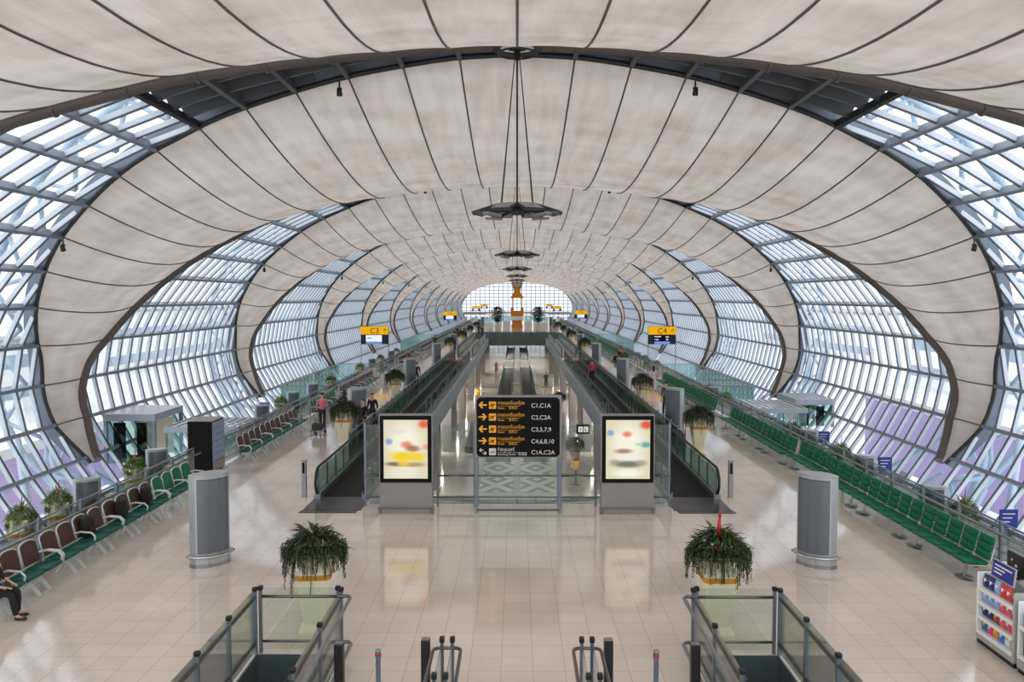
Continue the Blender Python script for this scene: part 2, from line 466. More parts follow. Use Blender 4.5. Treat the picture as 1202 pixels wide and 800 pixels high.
def build_wall(sgn):
    nm = 'wall_right' if sgn > 0 else 'wall_left'
    tr = MB()
    k = 6
    while k*SEAM < S_MAX:
        transom(tr, sgn*k*SEAM); k += 1
    s = S_MAX-.08
    tr.rings([[surf(sgn*(s-.08), y, -.1), surf(sgn*(s+.079), y, -.1), surf(sgn*(s+.079), y, .7), surf(sgn*(s-.08), y, .7)] for y in (glo(s), ghi(s))])
    o = tr.build(nm, M_TRAN); tag(o, kind='structure')
    fi = MB(); no = MB()
    nf = int(13.4/FINP)
    for j in range(-nf, nf+1):
        y = j*FINP
        ss = []
        q = S_OPQ
        while not inside(q, y) and q < S_MAX: q += .05
        ss = [q] + [k*SEAM for k in range(6, 30) if q + .05 < k*SEAM < S_MAX] + [S_MAX-.01]
        if len(ss) > 1:
            ribbon(fi, ss, y, .04, .10, .28, sgn)
            ribbon(no, ss, y, .055, .06, .10, sgn)
    fo = fi.build('mullion_fin', M_FIN, o)
    no.build('mullion_nose', M_NOSE, o)
    gl = MB()
    gs = [S_OPQ + .3*i for i in range(int((S_MAX-S_OPQ)/.3)+1)] + [S_MAX-.01]; ns = len(gs)-1
    for s in gs:
        gl.v += [surf(sgn*s, glo(s)-.2, .5), surf(sgn*s, ghi(s)+.2, .5)]
    for i in range(ns): gl.f.append((2*i, 2*i+1, 2*i+3, 2*i+2))
    gl.build('glazing', M_PANE, o)
    br = MB()
    for side in (-1, 1):          # outer truss chord and its zigzag web behind the glass
        pts = []; inn = []
        q = 9.0
        while q < S_MAX:
            yy = ghi(q)-.1 if side > 0 else glo(q)+.1
            pts.append(surf(sgn*q, yy, 2.1)); inn.append(surf(sgn*q, yy, .75)); q += 1.2
        br.tube(pts, .17, 8)
        for i in range(len(pts)-1):
            a, b = (pts[i], inn[i+1]) if i % 2 == 0 else (inn[i], pts[i+1])
            br.tube([a, b], .1, 6)
    for side in (-1, 1):
        br.tube([surf(sgn*(S_MAX-.2), side*4.5, 1.0), surf(sgn*(S_MAX-7.5), side*11.2, 1.3)], .16, 8)
        br.tube([surf(sgn*(S_MAX-.2), side*9.0, 1.0), surf(sgn*(S_MAX-5.0), side*11.6, 1.3)], .14, 8)
    br.build('outer_brace', M_BRACE, o, smooth=True)
    return o

NB = 11
mem = build_membrane(); gapo = build_roof_gap(); wr = build_wall(1); wl = build_wall(-1)
for k in range(-1, NB):
    y = C0 + BAY*k
    for src, yy in ((mem, y), (gapo, y+BAY/2), (wr, y+BAY/2), (wl, y+BAY/2)):
        if k == -1: src.location.y = yy
        else: copy_tree(src, (0, yy, 0))
Y_END = C0 + BAY*(NB-1) + BAY/2 + 12
# end glazed wall
def build_end():
    y = Y_END
    fr = MB()
    x = -22.2
    def top(xx):
        lo, hi = 0, 19.0
        best = 14.05
        for i in range(len(DEN)-1):
            if DEN[i][0] <= abs(xx) <= DEN[i+1][0] and DEN[i][1] > 2: best = DEN[i][1]
        return best if abs(xx) < 21.9 else 2
    for i in range(-12, 13):
        xx = i*1.82
        fr.box(xx-.11, xx+.11, y-.1, y+.1, -4.5, top(xx))
    z = -2
    while z < 14:
        w = 0
        for dx in range(0, 2200, 5):
            if top(dx/100) >= z: w = dx/100
        fr.box(-w, w, y-.1, y+.1, z-.1, z+.1); z += 1.35
    o = fr.build('wall_end', M_POST); tag(o, kind='structure')
    g = MB(); n = len(DEN)
    poly = [(x, z) for x, z in DEN if z > -3]
    ring = [(x, y, z) for x, z in poly] + [(-x, y, z) for x, z in reversed(poly)]
    g.add(ring, [tuple(range(len(ring)))])
    g.build('glazing', M_ENDGL, o)
    r = MB(); pts = [surf(-S_MAX + 2*S_MAX*i/80, y, .3) for i in range(81)]
    r.tube(pts, .5, 8); r.build('arch_rim', M_GREYP, o, smooth=True)
    b = MB(); b.box(-21, 21, y-2.5, y-.4, -.6, .35); b.build('end_parapet', M_GREYP, o)
build_end()

# ------------------------------------------------------------------ floors
VX, VY0, VY1 = 4.3, 24.55, 124.0
FX = 11.2
Y0, YE = 3.0, Y_END-.5
def slabs(rects, name, mat, z0, z1):
    mb = MB()
    for x0, x1, y0, y1 in rects: mb.box(x0, x1, y0, y1, z0, z1)
    o = mb.build(name, mat); tag(o, kind='structure'); return o
WX0, WX1, WYB = 2.95, 4.40, 14.05   # escalator wells
slabs([(-WX0, WX0, Y0, WYB), (WX1, FX, Y0, WYB), (-FX, -WX1, Y0, WYB), (-FX, FX, WYB, VY0), (VX, FX, VY0, VY1), (-FX, -VX, VY0, VY1), (-FX, FX, VY1, YE)], 'floor', M_FLOOR, -.45, 0)
LZ = -4.5
slabs([(-FX, FX, 22, YE)], 'floor_lower', M_LFLOOR, LZ-.3, LZ)
HZ = -2.6
slabs([(FX, 17.6, 3, YE)], 'floor_hold_right', M_HFLOOR, HZ-.3, HZ)
slabs([(-17.6, -FX, 3, YE)], 'floor_hold_left', M_HFLOOR, HZ-.3, HZ)
for sgn, nm in ((1, 'wall_lower_right'), (-1, 'wall_lower_left')):
    mb = MB(); mb.box(min(sgn*(FX-.3), sgn*FX), max(sgn*(FX-.3), sgn*FX), 22, YE, LZ, -.45)
    tag(mb.build(nm, M_LWALL), kind='structure')
mb = MB(); mb.box(-FX, FX, 21.7, 22, LZ, -.45); tag(mb.build('wall_lower_front', M_LWALL), kind='structure')
# edge beams of the void
for sgn, nm in ((1, 'trim_void_edge_right'), (-1, 'trim_void_edge_left')):
    mb = MB(); x = sgn*VX
    mb.box(min(x, x-sgn*.16), max(x, x-sgn*.16), VY0, VY1, -.85, .06)
    tag(mb.build(nm, M_BEAM), kind='structure')
mb = MB(); mb.box(-VX, VX, VY1-.1, VY1, -1.0, .02); mb.box(-VX, VX, VY0, VY0+.12, -.6, -.02)
tag(mb.build('trim_bridge_edge', simple('bridge_edge_paint', rgb(84,96,92), .5)), kind='structure')
# dark bridge deck finish
mb = MB(); mb.box(-7.2, 7.2, VY1, VY1+24, .0, .015)
tag(mb.build('floor_bridge', simple('bridge_deck', rgb(70,80,76), .8, 0, .05, .5, spec=.1)), kind='structure')

# outside
mb = MB(); mb.box(-400, -19, -60, 700, -9.2, -9); mb.box(19, 400, -60, 700, -9.2, -9)
tag(mb.build('ground', M_APRON), kind='structure')

# ------------------------------------------------------------------ world, camera
w = bpy.data.worlds.new('World'); SC.world = w; w.use_nodes = True
nt = w.node_tree; nt.nodes.clear()
wo = nt.nodes.new('ShaderNodeOutputWorld'); bg = nt.nodes.new('ShaderNodeBackground')
tc = nt.nodes.new('ShaderNodeTexCoord'); sp = nt.nodes.new('ShaderNodeSeparateXYZ')
ramp = nt.nodes.new('ShaderNodeValToRGB')
ramp.color_ramp.elements[0].position = .45; ramp.color_ramp.elements[0].color = (.80,.85,.92,1)
ramp.color_ramp.elements[1].position = .8; ramp.color_ramp.elements[1].color = (.95,.97,1.0,1)
mr = nt.nodes.new('ShaderNodeMapRange'); mr.inputs[1].default_value = -1; mr.inputs[2].default_value = 1
nt.links.new(tc.outputs['Generated'], sp.inputs[0]); nt.links.new(sp.outputs[2], mr.inputs[0]); nt.links.new(mr.outputs[0], ramp.inputs[0])
nt.links.new(ramp.outputs[0], bg.inputs[0]); bg.inputs[1].default_value = 1.0
nt.links.new(bg.outputs[0], wo.inputs[0])
cam = bpy.data.cameras.new('camera'); co = bpy.data.objects.new('camera', cam); COL.objects.link(co)
cam.sensor_width = 36; cam.lens = F_PX/IMG_W*36; cam.clip_end = 2000; cam.clip_start = .05
co.location = (0, 0, 6); co.rotation_euler = (PI/2 - math.atan(51/F_PX), 0, math.atan(6/F_PX))
SC.camera = co
SC.view_settings.view_transform = 'Standard'; SC.view_settings.look = 'None'; SC.view_settings.gamma = 1
SC.view_settings.use_curve_mapping = False; SC.view_settings.exposure = 1.05
SC.cycles.max_bounces = 10; SC.cycles.diffuse_bounces = 5; SC.cycles.glossy_bounces = 4; SC.cycles.transparent_max_bounces = 40
SC.cycles.transmission_bounces = 6
SC.cycles.use_denoising = True
SC.cycles.sample_clamp_indirect = 6

# ================================================================== THINGS
# ------------------------------------------------------------------ hanging reflector lamps
M_LGLASS = simple('lamp_glass', rgb(245,236,222), .3)
def build_lamp(y):
    t = empty('hanging_light', (0, y, 0))
    zb = 8.75
    b = MB(); b.lathe([(.42,13.95),(.86,13.9),(.88,13.8),(.8,13.74),(.42,13.8)], 28); b.build('ceiling_ring', M_CHORD2, t, smooth=True, auto=True)
    for k in range(8):
        a = 2*PI*(k+.5)/8
        g = MB(); g.rbox(.3,.72,-.2,.2,-.015,.015,.008,1, Matrix.Rotation(a,4,'Z') @ Matrix.Translation((0,0,13.7)) @ Matrix.Rotation(-.2,4,'Y'))
        g.build('ring_reflector', M_LGLASS, t)
    g = MB(); g.tube([(.6*math.cos(2*PI*i/24), .6*math.sin(2*PI*i/24), 13.62) for i in range(24)], .03, 6, closed=True); g.lathe([(.04,13.4),(.1,13.45),(.1,13.85),(.04,13.95)], 12); g.build('ring_hub', M_BLACK, t)
    c = MB(); c.tube([(0,0,13.5),(0,0,zb)], .035, 6)
    c.build('centre_cable', M_CHORD2, t)
    c = MB()
    for k in range(4):
        a = PI/4 + k*PI/2
        c.tube([(.12*math.cos(a), .12*math.sin(a), 13.4), (.72*math.cos(a), .72*math.sin(a), zb+.05)], .014, 5)
    c.build('stay_cable', M_CHORD2, t)
    h = MB(); h.lathe([(.06,zb+.22),(.2,zb+.2),(.24,zb+.05),(.2,zb-.12),(.05,zb-.16)], 16)
    h.tube([(.62*math.cos(2*PI*i/24), .62*math.sin(2*PI*i/24), zb) for i in range(24)], .035, 6, closed=True)
    for k in range(8):
        a = 2*PI*(k+.5)/8
        h.tube([(.15*math.cos(a), .15*math.sin(a), zb), (1.2*math.cos(a), 1.2*math.sin(a), zb-.02)], .03, 5)
        a2 = a+.2
        h.tube([(.6*math.cos(a), .6*math.sin(a), zb), (.9*math.cos(a2), .9*math.sin(a2), zb-.1)], .05, 6)
    h.build('hub_frame', M_BLACK, t, smooth=True, auto=True)
    for k in range(8):
        a = 2*PI*(k+.5)/8
        M = Matrix.Rotation(a,4,'Z') @ Matrix.Translation((1.0,0,zb+.04)) @ Matrix.Rotation(.32,4,'Y')
        p = MB(); p.rbox(-.4,.42,-.36,.36,-.035,.035,.012,1,M)
        po = p.build('reflector_panel', M_CHORD2, t)
        q = MB(); q.box(-.33,.35,-.29,.29,-.05,-.036,M); q.box(-.33,.35,-.29,.29,.036,.05,M)
        q.build('mirror', M_STEEL, po)
        if k % 2 == 0:
            M2 = Matrix.Rotation(a+.39,4,'Z') @ Matrix.Translation((1.05,0,zb-.2)) @ Matrix.Rotation(-.1,4,'Y')
            q = MB(); q.rbox(-.25,.3,-.14,.14,-.04,.04,.012,1,M2); q.build('floodlight', M_GREYP, t)
    return t
L0 = C0 - BAY/2
lamp0 = build_lamp(L0)
tag(lamp0, 'nearest dark eight-panel reflector lamp hanging on cables from the roof crown', 'lamp', 'reflector lamps under the roof crown')
for k in range(1, 11):
    copy_tree(lamp0, (0, L0+BAY*k, 0), label='dark reflector lamp on cables under the roof crown, %s from the camera' % ORD[k])

# small spotlights fixed at the membrane edges
def build_spot():
    t = empty('spotlight')
    b = MB(); b.tube([(0,0,0),(0,0,-.28)], .04, 6); b.rbox(-.1,.1,-.05,.05,-.36,-.26,.01,1); b.build('bracket', M_CHORD2, t)
    c = MB(); M = Matrix.Translation((0,-.04,-.46)) @ Matrix.Rotation(.5,4,'X')
    c.lathe([(.06,.16),(.1,.12),(.13,-.14),(.12,-.15),(.02,-.13)], 14, M); c.build('lamp_head', M_BLACK, t, smooth=True, auto=True)
    return t
sp0 = build_spot(); first = True
sp0.scale = (.8,.8,.8)
for k in range(0, 6):
    for side, nm in ((-1, 'C3'), (1, 'C4')):
        for s, what in ((6.1, 'upper'), (19.3, 'lower')):
            p = surf(side*s, C0+BAY*k-halfw(s)-.15, -.1)
            lb = '%s spotlight on the %s side edge of the %s roof membrane from the camera' % (what, nm, ORD[k])
            if first: sp0.location = p; o = sp0; first = False; tag(o, lb, 'spotlight', 'spotlights on the roof edges')
            else: o = copy_tree(sp0, p, label=lb)

# ------------------------------------------------------------------ plants
def leaf_strip(mb, base, az, length, up, droop, wid, n=5):
    p = Vector(base); el = up; d = length/n
    pts = [p.copy()]
    for i in range(n):
        p = p + Vector((math.cos(az)*math.cos(el), math.sin(az)*math.cos(el), math.sin(el)))*d
        el -= droop/n; pts.append(p.copy())
    sx = Vector((-math.sin(az), math.cos(az), 0))
    vs = []
    for i, q in enumerate(pts):
        w = wid*math.sin(PI*min(.98, max(.12, (i+.35)/(n+.6))))
        vs += [q - sx*w, q + Vector((0,0,-w*.25)), q + sx*w]
    fs = []
    for i in range(n):
        fs += [(3*i, 3*i+1, 3*i+4, 3*i+3), (3*i+1, 3*i+2, 3*i+5, 3*i+4)]
    mb.add(vs, fs)
def fern_mesh(rng, R=.56, zb=1.40, dense=1.0, hang=True):
    mb = MB()
    for i in range(int(560*dense)):          # a dome of short arching leaves
        az = rng.uniform(0, 2*PI); q = math.sqrt(rng.random()); r = R*.86*q
        z = zb + .05 + (.42*(1-q*q)) * rng.uniform(.45, 1.0)
        leaf_strip(mb, (math.cos(az)*r, math.sin(az)*r, z), az+rng.uniform(-.9,.9), rng.uniform(.14,.27), rng.uniform(-.1,1.0), rng.uniform(.9,2.2), rng.uniform(.012,.024), 4)
    for i in range(int(34*dense)):           # longer crown leaves
        az = rng.uniform(0, 2*PI); r = rng.uniform(0,.16)
        leaf_strip(mb, (math.cos(az)*r, math.sin(az)*r, zb+.28), az, rng.uniform(.32,.52), rng.uniform(.5,1.35), rng.uniform(1.0,2.2), rng.uniform(.02,.032), 6)
    if hang:
        for i in range(int(130*dense)):      # trailing strands: a stem with hanging leaflets
            az = rng.uniform(0, 2*PI); r = R*rng.uniform(.72,1.02)
            L = rng.uniform(.18,.5)*(1.45 if rng.random() < .15 else 1)
            p = Vector((math.cos(az)*r, math.sin(az)*r, zb+rng.uniform(.02,.22)))
            n = max(3, int(L/.04)); pts = [p.copy()]
            for k in range(n):
                p = p + Vector((math.cos(az)*.008*(1-k/n)+rng.uniform(-.006,.006), math.sin(az)*.008*(1-k/n)+rng.uniform(-.006,.006), -.04)); pts.append(p.copy())
            vs = []; sx = Vector((-math.sin(az), math.cos(az), 0))
            for j, q in enumerate(pts): vs += [q-sx*.008, q+sx*.008]
            mb.add(vs, [(2*j, 2*j+1, 2*j+3, 2*j+2) for j in range(len(pts)-1)])
            for j, q in enumerate(pts[:-1]):
                for sd in (0, PI):
                    leaf_strip(mb, q, az+PI/2+sd+rng.uniform(-.5,.5), rng.uniform(.05,.085), -.5, .7, .013*(1-.5*j/n), 2)
    return mb
def square_ring(h, z, ch):
    c = h*ch
    return [(h,-h+c,z),(h,h-c,z),(h-c,h,z),(-h+c,h,z),(-h,h-c,z),(-h,-h+c,z),(-h+c,-h,z),(h-c,-h,z)]
def build_planter(rng, flower=False, leaf=None):
    t = empty('potted_fern')
    p = MB(); ch = .22
    p.rings([square_ring(h, z, ch) for h, z in ((.27,0),(.27,.035),(.18,.14),(.175,.16),(.30,.98))])
    p.rings([square_ring(h, z, ch) for h, z in ((.30,1.075),(.255,1.2),(.20,1.26),(.20,1.3),(.34,1.385))])
    p.rings([square_ring(h, z, ch) for h, z in ((.35,1.42),(.36,1.45),(.33,1.45),(.32,1.40))])
    po = p.build('pot', M_CREAM, t)
    b = MB(); b.rings([square_ring(h, z, ch) for h, z in ((.306,.98),(.312,1.0),(.312,1.055),(.306,1.075))])
    for f in range(4):
        for i in range(9):
            b.box(-.22+i*.05,-.19+i*.05,-.318,-.306,1.0,1.055, Matrix.Rotation(f*PI/2,4,'Z'))
    b.build('gold_band', M_GOLD, po)
    b = MB(); b.rings([square_ring(h, z, ch) for h, z in ((.34,1.385),(.352,1.39),(.352,1.42),(.34,1.42))]); b.build('rim_band', M_WOOD, po)
    s = MB(); s.rings([square_ring(.33,1.39,ch), square_ring(.33,1.425,ch)]); s.build('soil', M_SOIL, t)
    f = fern_mesh(rng).build('foliage', leaf or M_LEAF, t)
    if flower:
        m = MB(); m.tube([(0,0,1.5),(.01,0,1.95),(.02,0,2.1)], .045, 8, .02); m.tube([(.02,0,2.1),(.025,0,2.25)], .028, 8, .006)
        m.build('red_flower_spike', M_RED, t, smooth=True)
        l = MB()
        for i in range(14):
            leaf_strip(l, (0,0,1.6+.02*i), i*2.4, .34, .9, 1.6, .03, 5)
        l.build('bromeliad_leaf', M_LEAF3, t)
    return t
rng = random.Random(3)
pA = build_planter(rng); pA.location = (-3.66, 15.15, 0); pA.rotation_euler.z = .12
tag(pA, 'trailing fern in a cream pot behind the glass-railed well on the C3 side', 'plant', 'ferns in cream pots on the upper floor')
pB = build_planter(rng, True); pB.location = (3.6, 15.05, 0)
tag(pB, 'fern with a red flower spike in a cream pot, near the shop counter side well', 'plant', 'ferns in cream pots on the upper floor')
rowL = [(-7.0,34.3),(-7.05,49),(-7.0,89),(-7.0,108),(-7.0,127),(-7.0,146)]
rowR = [(6.98,32.6),(6.85,46.5),(7.0,88),(7.0,110),(7.0,127),(7.0,146)]
for nm, row, src in (('C3', rowL, pA), ('C4', rowR, pA)):
    for i, (x, y) in enumerate(row):
        copy_tree(src, (x, y, 0), .3*i, 'fern in a cream pot, %s in the row on the %s side' % (ORD[i], nm))
M_POT2 = simple('cream_round_pot', rgb(222,216,196), .45)
def build_hold_planter():
    t = empty('potted_plant')
    p = MB(); p.rings([square_ring(h, z, .2) for h, z in ((.26,0),(.26,.04),(.2,.12),(.32,1.15),(.27,1.32),(.36,1.5),(.36,1.56))]); po = p.build('pot', M_CREAM, t)
    b = MB(); b.rings([square_ring(h, z, .2) for h, z in ((.308,.98),(.325,1.0),(.332,1.08),(.322,1.1))]); b.build('gold_band', M_GOLD, po)
    fern_mesh(random.Random(9), .44, 1.5, .7).build('foliage', M_LEAF3, t)
    m = MB(); m.tube([(0,0,1.8),(.05,0,2.3)], .03, 6, .01); m.build('red_flower_spike', M_RED, t)
    return t
hp = build_hold_planter(); firsth = True
for nm, X, Ds in (('C4', 14.75, (27.9,38.6,45.3,60,65,90,98,112)), ('C3', -15.9, (26.9,29.1,35.0,57,72.5,86,99,112))):
    for i, d in enumerate(Ds):
        lb = 'bushy plant on the lower hold floor, %s along the %s side glass wall' % (ORD[i], nm)
        if firsth: hp.location = (X, d, HZ); tag(hp, lb, 'plant', 'potted plants on the lower hold floors'); firsth = False
        else: copy_tree(hp, (X, d, HZ), .4*i, lb)

# ------------------------------------------------------------------ ventilation towers
def build_tower():
    t = empty('ventilation_tower')
    L, B, H = .46, .2, 2.08
    def lens(k=1.0, n=12):
        pts = []
        for i in range(n+1):
            a = -1+2*i/n; pts.append((a*L*k, -B*k*(1-a*a)))
        for i in range(1, n):
            a = 1-2*i/n; pts.append((a*L*k, B*k*(1-a*a)))
        # blunt tips
        return [(x, y + (.05*k if y >= 0 else -.05*k)) for x, y in pts]
    b = MB(); b.prism(lens(1.0), .0, H-.05); b.build('body', M_TOWER, t)
    c = MB(); c.rings([[(x*k, y*k, z) for x, y in lens(1.0)] for k, z in ((1.0,H-.05),(1.02,H-.03),(1.02,H-.01),(.97,H))]); c.build('cap', M_TOWER, t)
    g = MB(); n = 14; vs = []
    for i in range(n+1):
        a = -.78+1.56*i/n
        x, y = a*L, -B*(1-a*a)-.05
        vs += [(x, y-.012, .32), (x, y-.012, H-.1)]
    g.add(vs, [(2*i, 2*i+2, 2*i+3, 2*i+1) for i in range(n)])
    vs2 = [(x, -y, z) for x, y, z in vs]
    g.add(vs2, [(2*i+1, 2*i+3, 2*i+2, 2*i) for i in range(n)])
    go = g.build('grille', M_GRILLE, t)
    s = MB()
    for i in range(46):
        z = .34 + i*(H-.46)/46
        for q in range(n):
            a0 = -.78+1.56*q/n; a1 = -.78+1.56*(q+1)/n
            x0, y0 = a0*L, -B*(1-a0*a0)-.05; x1, y1 = a1*L, -B*(1-a1*a1)-.05
            for sg in (1, -1):
                s.add([(x0, sg*(y0-.015), z), (x1, sg*(y1-.015), z), (x1, sg*(y1-.015), z+.014), (x0, sg*(y0-.015), z+.014)], [(0,1,2,3)])
    s.build('slat', M_POST, go)
    r = MB()
    ring = [(a*(L+.05), -(B+.06)*(1-a*a)-.06, .25) for a in [-1+2*i/12 for i in range(13)]]
    r.tube(ring, .032, 8); r.tube([(x, -y, z) for x, y, z in ring], .032, 8)
    for a in (-.95, .95):
        r.tube([(a*L, -.08, .25), (a*(L+.05), -.08, .25)], .02, 6)
    r.tube([(-(L+.05), -.06, .25), (-(L+.05), .06, .25)], .02, 6); r.tube([(L+.05, -.06, .25), (L+.05, .06, .25)], .02, 6)
    r.build('bumper_rail', M_CHROME, t, smooth=True)
    k = MB(); k.prism([(x*1.0, y*1.0) for x, y in lens(1.02)], 0, .08); k.build('plinth', M_STEEL, t)
    return t
tw = build_tower(); ft = True
for nm, X, rz, X0 in (('C3', -6.98, .72, -6.9), ('C4', 6.85, -.72, 6.7)):
    for i, d in enumerate((18.9, 37, 55.2, 73.6, 92, 113, 156, 172)):
        lb = 'grey lens-shaped ventilation tower on the %s side walkway, %s from the camera' % (nm, ORD[i])
        x = X0 if i == 0 else X
        if ft: tw.location = (x, d, 0); tw.rotation_euler.z = rz; tag(tw, lb, 'ventilation tower', 'ventilation towers on the upper floor'); ft = False
        else: copy_tree(tw, (x, d, 0), rz, lb)
for nm, X, rz, Ds in (('C3', -15.55, .5, (30.4,36.4,51.6,58.8,64.5,91,105)), ('C4', 14.45, -.5, (29.4,35.2,42,62.3,102,108,118))):
    for i, d in enumerate(Ds):
        copy_tree(tw, (X, d, HZ), rz, 'ventilation tower on the lower hold floor, %s along the %s side' % (ORD[i], nm), 'ventilation towers on the lower hold floors')

# ------------------------------------------------------------------ seats
def bench_green():
    t = empty('seating_bench')
    P = .62
    f = MB(); f.rbox(.05, 3.05, -.03, .05, .33, .39, .01); f.build('support_rail', M_STEELD, t)
    for k in range(5):
        x0 = k*P+.05; x1 = x0+.53
        s = MB()
        M = Matrix.Translation((0,0,.43)) @ Matrix.Rotation(-.07,4,'X')
        s.rbox(x0,x1,-.27,.0,-.035,.04,.025,2,M); s.rbox(x0,x1,.005,.24,-.035,.035,.025,2,M)
        s.build('seat', M_GREEN, t, smooth=True)
        b = MB()
        M = Matrix.Translation((0,.24,.47)) @ Matrix.Rotation(-.24,4,'X')
        for q in range(3): b.rbox(x0+.01,x1-.01,-.035,.03,.02+q*.165,.02+q*.165+.16,.022,2,M)
        b.build('backrest', M_GREEN, t, smooth=True)
    fr = MB()
    for k in range(6):
        x = k*P+.005 + (.0 if k else .015)
        fr.tube([(x,-.2,.40),(x,.2,.39),(x,.255,.44),(x,.38,.94)], .014, 6)
    fr.tube([(.03,.255,.46),(3.08,.255,.46)], .018, 6)
    fr.build('chrome_frame', M_CHROME, t, smooth=True)
    for x in (.42, 2.68):
        l = MB(); l.tube([(x,.02,.36),(x+.0,-.06,.03)], .028, 8)
        l.lathe([(.001,.03),(.26,.025),(.28,.012),(.28,0)], 24, Matrix.Translation((x,-.05,0)) @ Matrix.Scale(.62,4,(0,1,0)))
        l.build('leg', M_STEEL, t, smooth=True, auto=True)
    return t
def bench_pairs(back, seatm):
    t = empty('seating_bench')
    P = .68
    f = MB(); f.rbox(.02, 2.7, -.05, .05, .30, .38, .015); f.build('support_rail', M_ALU, t)
    for k in range(4):
        x0 = k*P+.035; x1 = x0+.60
        s = MB(); M = Matrix.Translation((0,0,.43)) @ Matrix.Rotation(-.06,4,'X')
        s.rbox(x0,x1,-.27,.22,-.04,.04,.035,3,M); s.build('seat', seatm, t, smooth=True)
        M = Matrix.Translation((0,.22,.46)) @ Matrix.Rotation(-.25,4,'X')
        b = MB()
        out = []
        for i in range(13):
            a = PI*i/12
            out.append(((x0+x1)/2 + .275*math.cos(PI*i/12)*(1.0), .40 + .1*math.sin(a)))
        out = [(x1-.03, .03)] + out + [(x0+.03, .03)]
        vs = [(x, -.04, z) for x, z in out] + [(x, .03, z) for x, z in out]; n = len(out)
        b.add(vs, [tuple(range(n)), tuple(range(2*n-1, n-1, -1))] + [(i, n+i, n+(i+1) % n, (i+1) % n) for i in range(n)], M)
        b.build('backrest', back, t, bevel=.012)
        fr = MB(); pts = [(x*1.0 + (.012 if x > (x0+x1)/2 else -.012), .0, z+.012) for x, z in out]
        fr.tube(pts, .02, 6, M=M); fr.build('back_frame', M_ALU, t, smooth=True)
    for k in range(0, 5):
        if k % 2 == 0 or True:
            x = k*P + (.0 if k else .02)
            if k in (0, 2, 4):
                a = MB(); a.tube([(x,.27,.62),(x,.1,.66),(x,-.14,.64),(x,-.22,.56),(x,-.2,.42),(x,-.05,.37)], .024, 8); a.build('armrest', M_ALU, t, smooth=True)
    for x in (.5, .86, 1.86, 2.22):
        l = MB(); l.rings([[(x-.035,y-.03,z),(x+.035,y-.03,z),(x+.035,y+.03,z),(x-.035,y+.03,z)] for y, z in ((.05,.36),(-.2,.02),(-.22,0))])
        l.tube([(x,.02,.32),(x,.2,.02)], .022, 6)
        l.build('leg', M_ALU, t)
    return t
bg_ = bench_green(); bb_ = bench_pairs(M_BROWN, M_GREEN2); bgp_ = bench_pairs(M_GREEN, M_GREEN2)
def far_copy(src, name='seating_bench'):
    """one mesh for benches too far away to show their parts"""
    vs, fs, mats, mi = [], [], [], []
    for ch in KIDS(src):
        me = ch.data; o = len(vs)
        for v in me.vertices: vs.append(tuple(v.co))
        if me.materials[0] not in mats: mats.append(me.materials[0])
        k = mats.index(me.materials[0])
        for p in me.polygons: fs.append(tuple(i+o for i in p.vertices)); mi.append(k)
    me = bpy.data.meshes.new(name); me.from_pydata(vs, [], fs)
    for m in mats: me.materials.append(m)
    me.polygons.foreach_set('material_index', mi); me.update()
    return me
far_me = {'g': far_copy(bg_), 'b': far_copy(bb_), 'p': far_copy(bgp_)}
proto = {'g': bg_, 'b': bb_, 'p': bgp_}; used = set()
def put_bench(kind, x, y, rz, label, group, far=False):
    if far:
        o = bpy.data.objects.new('seating_bench', far_me[kind]); COL.objects.link(o)
        o.location = (x,y,0); o.rotation_euler.z = rz; tag(o, label, 'bench', group); return o
    if kind not in used:
        used.add(kind); o = proto[kind]; o.location = (x,y,0); o.rotation_euler.z = rz; tag(o, label, 'bench', group); return o
    return copy_tree(proto[kind], (x,y,0), rz, label, group)
# right: bench local +x runs along +Y when rz=+90deg and the seat front (-y local) faces... rotate so that front faces -X
n = 0
for start, cnt, dx in ((17.65,3,0),(27.02,1,.12),(30.17,3,0),(42.3,5,0),(82,7,0),(107,11,0),(149,16,0)):
    for k in range(cnt):
        y = start + 3.12*k
        put_bench('g', 9.66+dx, y+3.1, -PI/2, 'green five-seat bench on the C4 side, %s in the row from the shop' % ORD[n], 'green benches along the C4 side railing', y > 75)
        n += 1
n = 0
for start, cnt, kind, what in ((15.0,3,'b','brown-backed'),(23.35,1,'p','green-backed'),(30.55,3,'b','brown-backed'),(41.4,2,'p','green-backed'),(48.3,4,'b','brown-backed'),(72.5,4,'b','brown-backed'),(89,4,'b','brown-backed'),(107,12,'p','green-backed'),(150,14,'b','brown-backed')):
    for k in range(cnt):
        y = start + 2.775*k
        put_bench(kind, -9.85, y, PI/2, '%s four-seat bench on the C3 side, %s in the row from the camera' % (what, ORD[n]), 'benches along the C3 side railing', y > 70)
        n += 1

# ------------------------------------------------------------------ glass railings along the walkway sides
def rail_section(sgn, L, n, posts=True):
    t = empty('glass_railing')
    if sgn:
        pass
    r = MB(); r.tube([(-.18*sgn,0,.93),(-.18*sgn,L,.93)], .032, 8); r.build('handrail', M_STEEL, t, smooth=True)
    h = MB()
    for z in ((.25,.45,.65,.85,1.08) if sgn > 0 else (.2,1.08)): h.tube([(.04*sgn,0,z),(.04*sgn,L,z)], .016 if z < 1 else .024, 6)
    h.build('crossbar', M_POST, t)
    g = MB()
    for i in range(n):
        a = i*L/n+.06; b = (i+1)*L/n-.06; g.box(-.006,.006,a,b,.06,1.04)
    g.build('glass_pane', M_GLS, t)
    for i in range(n):
        y = i*L/n
        p = MB(); p.rbox(-.03,.03,y-.04,y+.04,0,1.14,.006,1); p.tube([(0,y,.9),(-.18*sgn,y,.93)], .014, 6); p.build('post', M_POST, t)
    return t
